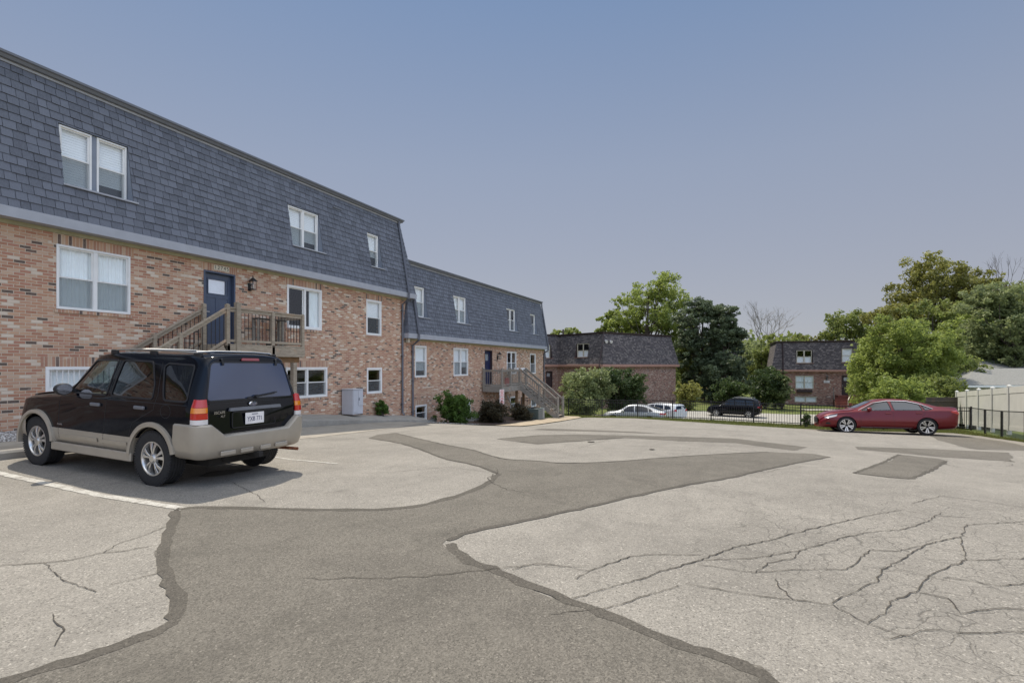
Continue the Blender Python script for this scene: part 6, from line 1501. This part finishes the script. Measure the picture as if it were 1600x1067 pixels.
# tailgate details
frame_strip([(-.70, .70), (-.715, 1.10), (-.615, 1.69), (.615, 1.69), (.715, 1.10), (.70, .70)], Eb, .009, .002, False, thick=.005).build("panel_gap", "black_plastic", body)
frame_strip([(-.68, 1.105), (.68, 1.105)], Eb, .008, .002, False, thick=.005).build("panel_gap", "black_plastic", body)
patch(rounded([(-.47, .99), (.40, .99), (.385, 1.035), (-.455, 1.035)], .015), Eb, .028, .03).build("handle_bar", "gutter_grey", suv, smooth=True)
frame_strip(rounded([(-.36, .765), (.36, .765), (.34, .975), (-.34, .975)], .03), Eb, .012, .006).build("plate_recess", "black_paint", suv, smooth=True)
pc = pj.end(0, .87, -1, 0)
pl = MB().box(-.006, .0, -.155, .155, -.078, .078).build("number_plate", "sign_white", suv, bevel=.002); pl.location = (pc.x - .016, .0, .875); pl.rotation_euler = (0, R(2), 0)
MM = Matrix(((0, 0, -1, 0), (-1, 0, 0, 0), (0, 1, 0, 0), (0, 0, 0, 1)))     # text reads from behind the car
textmesh("plate_text", "YXB 771", .088, "plate_blue", pl, Matrix.Translation((-.0075, 0, -.012)) @ MM, .0008, sx=.78)
textmesh("plate_header", "NEBRASKA", .026, "plate_blue", pl, Matrix.Translation((-.0075, 0, .056)) @ MM, .0008) if False else MB().box(-.0076, -.0062, -.05, .05, .05, .060).build("plate_header", "plate_blue", pl)
be = pj.end(0, 1.062, -1, 0); m = MB(); m.lathe([(.001, -.010), (.050, -.009), (.062, .0)], 'x', n=28); m.v = [(v[0], v[1] * 1.15, v[2] * .55) for v in m.v]; em = m.build("emblem", "chrome", suv, smooth=True); em.location = (be.x - .006, 0, 1.070)
m = MB(); m.lathe([(.001, -.0115), (.049, -.0105)], 'x', n=28); m.v = [(v[0], v[1] * 1.13, v[2] * .52) for v in m.v]; m.build("emblem_field", "plate_blue", em, smooth=True)
textmesh("emblem_script", "Ford", .046, "chrome", em, Matrix.Translation((-.0118, 0, .0)) @ MM, .0008)
for txt, y, z, sz in (("ESCAPE", .545, .985, .050), ("XLT", .50, .935, .040)):
    c = pj.end(y, z, -1, .0); c2 = pj.end(y - .1, z, -1, 0); textmesh("badge", txt, sz, "chrome", suv, Matrix.Translation((c.x - .012, y, z)) @ Matrix.Rotation(-math.atan2(c.x - c2.x, .1), 4, 'Z') @ MM, .003)
patch(rounded([(-.15, 1.665), (.15, 1.665), (.14, 1.70), (-.14, 1.70)], .012), Eb, .010, .012).build("brake_light", "lens_brake", suv, smooth=True)
for y in (-.45, .45):
    a = pj.end(y, 1.69, -1, .012); b = pj.end(y * .97, 1.60, -1, .016); MB().bar(a, b, .028, .02).build("glass_hinge", "black_plastic", suv, bevel=.005)
a = pj.end(-.05, 1.165, -1, .03); b = pj.end(-.36, 1.20, -1, .022); m = MB(); m.bar(a, b, .018, .018); m.tube([pj.end(-.05, 1.165, -1, 0), pj.end(-.05, 1.165, -1, .045)], .026, 10); wp = m.build("rear_wiper", "black_plastic", suv)
MB().bar(pj.end(.10, 1.155, -1, .014), pj.end(-.42, 1.215, -1, .014), .008, .014).build("wiper_blade", "black_plastic", wp)
MB().tube([(-.60, -.60, .36), (-.93, -.70, .35)], .024, 12).build("exhaust_pipe", "rust", suv, smooth=True)
MB().box(-.96, -.62, -.035, .035, .34, .41).build("tow_hitch", "underbody", suv, bevel=.006)
MB().box(-.6, -.35, -.5, .3, .28, .44).build("muffler", "underbody", suv, bevel=.03)
# roof rails with feet and a crossbar
for sg in (1, -1):
    P = [(-.48, sg * .605, 1.70), (-.44, sg * .605, 1.755), (-.1, sg * .612, 1.770), (.7, sg * .615, 1.776), (1.2, sg * .61, 1.762), (1.30, sg * .605, 1.70)]
    rr = MB().tube(P, .013, 8).build("roof_rail", "brushed_nickel", suv, smooth=True)
    for x in (-.46, .42, 1.27): MB().box(x - .07, x + .07, sg * .605 - .02, sg * .605 + .02, 1.69, 1.762).build("rail_foot", "black_plastic", rr, bevel=.01)
for x in (-.42, .95): MB().tube([(x, -.605, 1.765), (x, -.3, 1.782), (x, .3, 1.782), (x, .605, 1.765)], .013, 8).build("crossbar", "brushed_nickel", suv, smooth=True)
# cabin
for sg in (1, -1):
    st = MB().box(.85, .98, sg * .38 - .22, sg * .38 + .22, .62, 1.22).box(.90, 1.40, sg * .38 - .22, sg * .38 + .22, .62, .84).build("front_seat", "seat_cloth", suv, bevel=.05)
    MB().box(.86, .95, sg * .38 - .12, sg * .38 + .12, 1.26, 1.42).build("headrest", "seat_cloth", st, bevel=.03)
st = MB().box(-.06, .08, -.62, .62, .62, 1.20).build("rear_seat", "seat_cloth", suv, bevel=.05)
for y in (-.35, .35): MB().box(-.03, .05, y - .12, y + .12, 1.22, 1.36).build("headrest", "seat_cloth", st, bevel=.03)
MB().box(1.75, 2.0, -.68, .68, .85, 1.10).build("dashboard", "dash_grey", suv, bevel=.04)
m = MB(); m.lathe([(.19 + .014 * math.cos(a), .014 * math.sin(a)) for a in np.linspace(0, 6.283, 9)[:-1]], 'x', n=28, closed=True); m.bar((0, -.19, 0), (0, .19, 0), .03, .03); o = m.build("steering_wheel", "black_plastic", suv, smooth=True); o.location = (1.62, .38, 1.10); o.rotation_euler = (0, R(-25), 0)
textmesh("badge", "ESCAPE", .035, "chrome", suv, Matrix.Translation((2.02, .893, .655)) @ Matrix(((-1, 0, 0, 0), (0, 0, 1, 0), (0, 1, 0, 0), (0, 0, 0, 1))), .002)
fc = [(-.25 + .095 * math.cos(a), .99 + .085 * math.sin(a)) for a in np.linspace(0, 6.283, 19)[:-1]]; frame_strip(fc, lambda a, b, o: pj.side(a, b, -1, o), .006, .002, thick=.004).build("fuel_flap", "black_plastic", body)
frame_strip(fc, lambda a, b, o: pj.side(a, b, 1, o), .006, .002, thick=.004).build("fuel_flap", "black_plastic", body)
patch(rounded([(-.42, .62), (.42, .62), (.50, .80), (-.50, .80)], .04), lambda a, b, o: pj.end(a, b, 1, o), .01, .02).build("grille", "black_plastic", suv, smooth=True)
place(suv, 5.36, 7.13, .0, R(90.9), 0, R(-2.0))

# --- red sedan -----------------------------------------------------------------
def sedan_spec(paint, L=1.0, roofz=1.44, glass=("car_glass_tint",)):
    s = dict(wb=2.82, R=.335, tw=.235, rim=.250, track=.79, mid=.55, edge=.07, crown=.014, paint=paint, gap=.035, wstyle='sport', trim="black_plastic", trimw=.02)
    k = roofz / 1.44
    s['st'] = [(-1.10, .36, .84, .90, .62, .70, .68, .56), (-1.07, .30, .93, 1.075, .72, .80, .77, .62), (-.98, .26, .97, 1.125, .80, .87, .82, .66), (-.75, .24, .985, 1.145, .84, .905, .84, .66), (-.42, .22, .985, 1.185 * k, .85, .915, .85, .64), (-.05, .22, .975, 1.29 * k, .85, .92, .86, .60), (.35, .22, .965, 1.385 * k, .85, .922, .865, .575), (.85, .21, .96, 1.435 * k, .85, .922, .868, .575), (1.25, .21, .95, 1.44 * k, .85, .922, .868, .58), (1.62, .21, .94, 1.41 * k, .85, .92, .866, .585), (1.9, .21, .93, 1.32 * k, .85, .92, .862, .61),
        (2.25, .21, .915, 1.155, .85, .918, .855, .66), (2.52, .21, .90, 1.02, .85, .915, .85, .72), (2.7, .22, .885, .975, .84, .912, .84, .72), (3.1, .22, .84, .93, .82, .90, .81, .68), (3.42, .22, .77, .86, .78, .86, .76, .62), (3.62, .23, .68, .76, .70, .79, .70, .56), (3.74, .25, .55, .62, .58, .66, .60, .48)]
    def lean(x, z, y):
        w = min(1, max(0, (-x - .7) / .3)); f = min(1, max(0, (x - 3.0) / .6)); return x - w * .07 * (1 - (y / .85) ** 2) + w * max(0, .85 - z) * .12 + f * (.10 * (1 - (y / .75) ** 2)) - f * max(0, z - .6) * .25
    s['lean'] = lean; s['cabin'] = (-.5, 2.45, .5)
    s['side_glass'] = [[(2.28, .955), (1.72, 1.275 * k), (1.28, 1.345 * k), (1.20, .985)], [(1.10, .985), (1.16, 1.35 * k), (.62, 1.335 * k), (.20, 1.235 * k), (.12, 1.0)], [(.06, 1.005), (.14, 1.215 * k), (-.10, 1.11 * k), (-.22, 1.045)]]
    s['glass'] = list(glass); s['rear_glass'] = [(-.60, 1.13), (.60, 1.13), (.50, 1.34 * k), (-.50, 1.34 * k)]; s['rg_x'] = (-.9, .4); s['windshield'] = [(-.62, 1.06), (.62, 1.06), (.52, 1.35 * k), (-.52, 1.35 * k)]; s['ws_x'] = (1.6, 4.2)
    s['seams'] = [[(1.15, 1.37 * k), (1.15, .97), (1.13, .30)], [(2.36, .92), (2.30, .70), (2.30, .30)], [(.14, 1.26 * k), (.02, .98), (.16, .70), (.36, .56)], [(2.62, .90), (3.1, .83), (3.4, .77)]]
    s['handles'] = [(1.32, .85), (.26, .88)]; s['handle_mat'] = paint; s['mirror'] = (2.0, .985)
    return s
red = thing("parked_sedan", "red four-door sedan with black and silver wheels, parked side-on before the black fence", "car")
sp = sedan_spec("red_car_paint"); pj, body, _ = car(red, sp)
for sg in (1, -1):
    S_ = lambda a, b, o, sg=sg: pj.side(a, b, sg, o)
    for wx in (0, 2.82): frame_strip([(wx + .385 * math.cos(a), .345 + .385 * math.sin(a)) for a in np.linspace(R(-5), R(185), 22)], S_, .03, .008, False, thick=.012).build("wheel_arch_lip", "red_car_paint", body, smooth=True)
    frame_strip([(2.36, .965), (1.80, 1.285), (1.28, 1.375), (.62, 1.36), (.14, 1.245), (-.24, 1.055)], S_, .014, .008, False).build("window_chrome", "chrome", red, smooth=True)
    frame_strip([(2.3, .275), (.5, .275)], S_, .022, .008, False).build("sill_chrome", "chrome", red, smooth=True)
    frame_strip([(2.3, .40), (1.3, .44), (.55, .50)], S_, .03, .006, False, thick=.008).build("body_crease", "red_car_paint", body, smooth=True)
    patch(rounded([(3.18, .70), (3.52, .60), (3.62, .64), (3.40, .74), (3.12, .79)], .02), S_, .008, .012).build("headlight", "headlight", red, smooth=True)
    patch(rounded([(-1.02, .86), (-.80, .93), (-.84, .98), (-1.04, 1.0)], .02), S_, .008, .012).build("tail_light", "lens_red", red, smooth=True)
    patch(rounded([(.40, .80), (.82, .84), (.84, .96), (.50, .95)], .03), lambda a, b, o, sg=sg: pj.end(sg * a, b, -1, o), .008, .012).build("tail_light", "lens_red", red, smooth=True)
    patch(rounded([(3.40, .36), (3.58, .37), (3.56, .44), (3.42, .45)], .02), S_, .006, .01).build("fog_lamp", "black_plastic", red, smooth=True)
for sg in (1, -1):
    st = MB().box(1.05, 1.20, sg * .36 - .22, sg * .36 + .22, .45, 1.0).build("front_seat", "seat_cloth", red, bevel=.05); MB().box(1.02, 1.12, sg * .36 - .12, sg * .36 + .12, 1.02, 1.18).build("headrest", "seat_cloth", st, bevel=.03)
MB().box(.05, .2, -.6, .6, .45, 1.0).build("rear_seat", "seat_cloth", red, bevel=.05); MB().box(2.0, 2.4, -.66, .66, .7, .95).build("dashboard", "dash_grey", red, bevel=.04)
m = MB(); m.lathe([(.18 + .014 * math.cos(a), .014 * math.sin(a)) for a in np.linspace(0, 6.283, 9)[:-1]], 'x', n=24, closed=True); o = m.build("steering_wheel", "black_plastic", red, smooth=True); o.location = (1.88, .36, .95); o.rotation_euler = (0, R(-25), 0)
patch(rounded([(-.40, .42), (.40, .42), (.34, .66), (-.34, .66)], .05), lambda a, b, o: pj.end(a, b, 1, o), .008, .012).build("grille", "black_plastic", red, smooth=True)
place(red, 27.22, -6.72, -1.275, R(93.6), R(3.2), R(.8))

# --- cars in the far lot -----------------------------------------------------------
s1 = thing("parked_sedan", "silver car in front of the brown block, left of the white wagon", "car", (0, 0, 0), 0, "cars in the far lot")
sp = sedan_spec("silver_paint", roofz=1.50, glass=("dark_glass",)); sp['cabin'] = None; sp['trim'] = "black_plastic"; pj, body, _ = car(s1, sp)
def rear_bits(root, pj, w0, w1, z0, z1):
    for sg in (1, -1):
        patch(rounded([(w0, z0), (w1, z0 + .02), (w1, z1), (w0 + .1, z1)], .03), lambda a, b, o, sg=sg: pj.end(sg * a, b, -1, o), .01, .014).build("tail_light", "lens_red", root, smooth=True)
        patch(rounded([(-1.04, z0 + .02), (-.72, z0 + .04), (-.78, z1), (-1.04, z1)], .02), lambda a, b, o, sg=sg: pj.side(a, b, sg, o), .01, .014).build("tail_light", "lens_red", root, smooth=True)
    c = pj.end(0, .72, -1, .012); p = MB().box(-.01, 0, -.15, .15, -.07, .07).build("number_plate", "sign_white", root); p.location = c
rear_bits(s1, pj, .42, .80, .80, .96)
x, y = cw(*atpx(1019, 41.0)); place(s1, x, y, LOWZ + .06, yawc(152))
def wagon_spec(paint, glass=("dark_glass",), h=1.0):
    s = dict(wb=2.7, R=.34, tw=.22, rim=.225, track=.77, mid=.58, edge=.08, crown=.014, paint=paint, gap=.04, wstyle='suv')
    s['st'] = [(-.86, .42, .98, 1.50 * h, .62, .74, .73, .55), (-.83, .38, 1.0, 1.54 * h, .70, .80, .79, .60), (-.72, .34, 1.01, 1.575 * h, .78, .86, .84, .63), (-.4, .30, 1.01, 1.61 * h, .82, .885, .86, .645), (.2, .28, 1.0, 1.64 * h, .83, .89, .865, .65), (.9, .28, .99, 1.65 * h, .83, .89, .865, .65), (1.4, .28, .98, 1.63 * h, .83, .89, .865, .645), (1.7, .28, .97, 1.55 * h, .83, .89, .862, .64), (2.1, .28, .96, 1.30, .83, .888, .855, .68), (2.45, .28, .95, 1.09, .82, .885, .85, .72), (2.8, .29, .92, 1.02, .81, .88, .835, .70), (3.2, .3, .85, .94, .78, .85, .79, .66), (3.42, .32, .74, .82, .70, .78, .72, .58), (3.52, .36, .60, .66, .58, .66, .60, .5)]
    def lean(x, z, y):
        w = min(1, max(0, (-x - .2) / .5)); f = min(1, max(0, (x - 2.9) / .5)); return x + w * max(0, z - .95) * .35 - w * .05 * (1 - (y / .8) ** 2) + f * .08 * (1 - (y / .75) ** 2)
    s['lean'] = lean; s['cabin'] = None
    s['side_glass'] = [[(2.2, 1.04), (1.66, 1.46 * h), (1.22, 1.50 * h), (1.16, 1.04)], [(1.08, 1.04), (1.12, 1.50 * h), (.36, 1.49 * h), (.22, 1.04)], [(.12, 1.05), (.24, 1.48 * h), (-.28, 1.44 * h), (-.45, 1.10)]]
    s['glass'] = list(glass); s['rear_glass'] = [(-.66, 1.10), (.66, 1.10), (.55, 1.44 * h), (-.55, 1.44 * h)]; s['rg_mat'] = "rear_glass"; s['windshield'] = [(-.68, 1.14), (.68, 1.14), (.56, 1.48 * h), (-.56, 1.48 * h)]
    s['seams'] = [[(1.12, 1.5 * h), (1.12, 1.0), (1.10, .34)], [(.2, 1.5 * h), (.14, 1.0), (.42, .6)]]; s['handles'] = [(1.26, .90), (.34, .91)]; s['handle_mat'] = paint; s['mirror'] = (2.0, 1.05)
    return s
s2 = thing("parked_wagon", "white estate car behind the silver one, its tail toward the fence", "car", (0, 0, 0), 0, "cars in the far lot")
pj, body, _ = car(s2, wagon_spec("white_paint", h=.915)); rear_bits(s2, pj, .55, .78, .92, 1.10)
x, y = cw(*atpx(1050, 42.6)); place(s2, x, y, LOWZ + .06, yawc(128))
s3 = thing("parked_suv", "black off-road car parked in the far lot between the pines and the brick house", "car", (0, 0, 0), 0, "cars in the far lot")
sp = wagon_spec("black_paint", h=1.03); pj, body, _ = car(s3, sp); rear_bits(s3, pj, .60, .78, .90, 1.08)
for sg in (1, -1): MB().tube([(-.3, sg * .60, 1.68), (-.2, sg * .60, 1.75), (1.2, sg * .60, 1.77), (1.35, sg * .60, 1.68)], .015, 6).build("roof_rail", "brushed_nickel", s3)
x, y = cw(*atpx(1172, 47)); place(s3, x, y, LOWZ + .0, yawc(146))
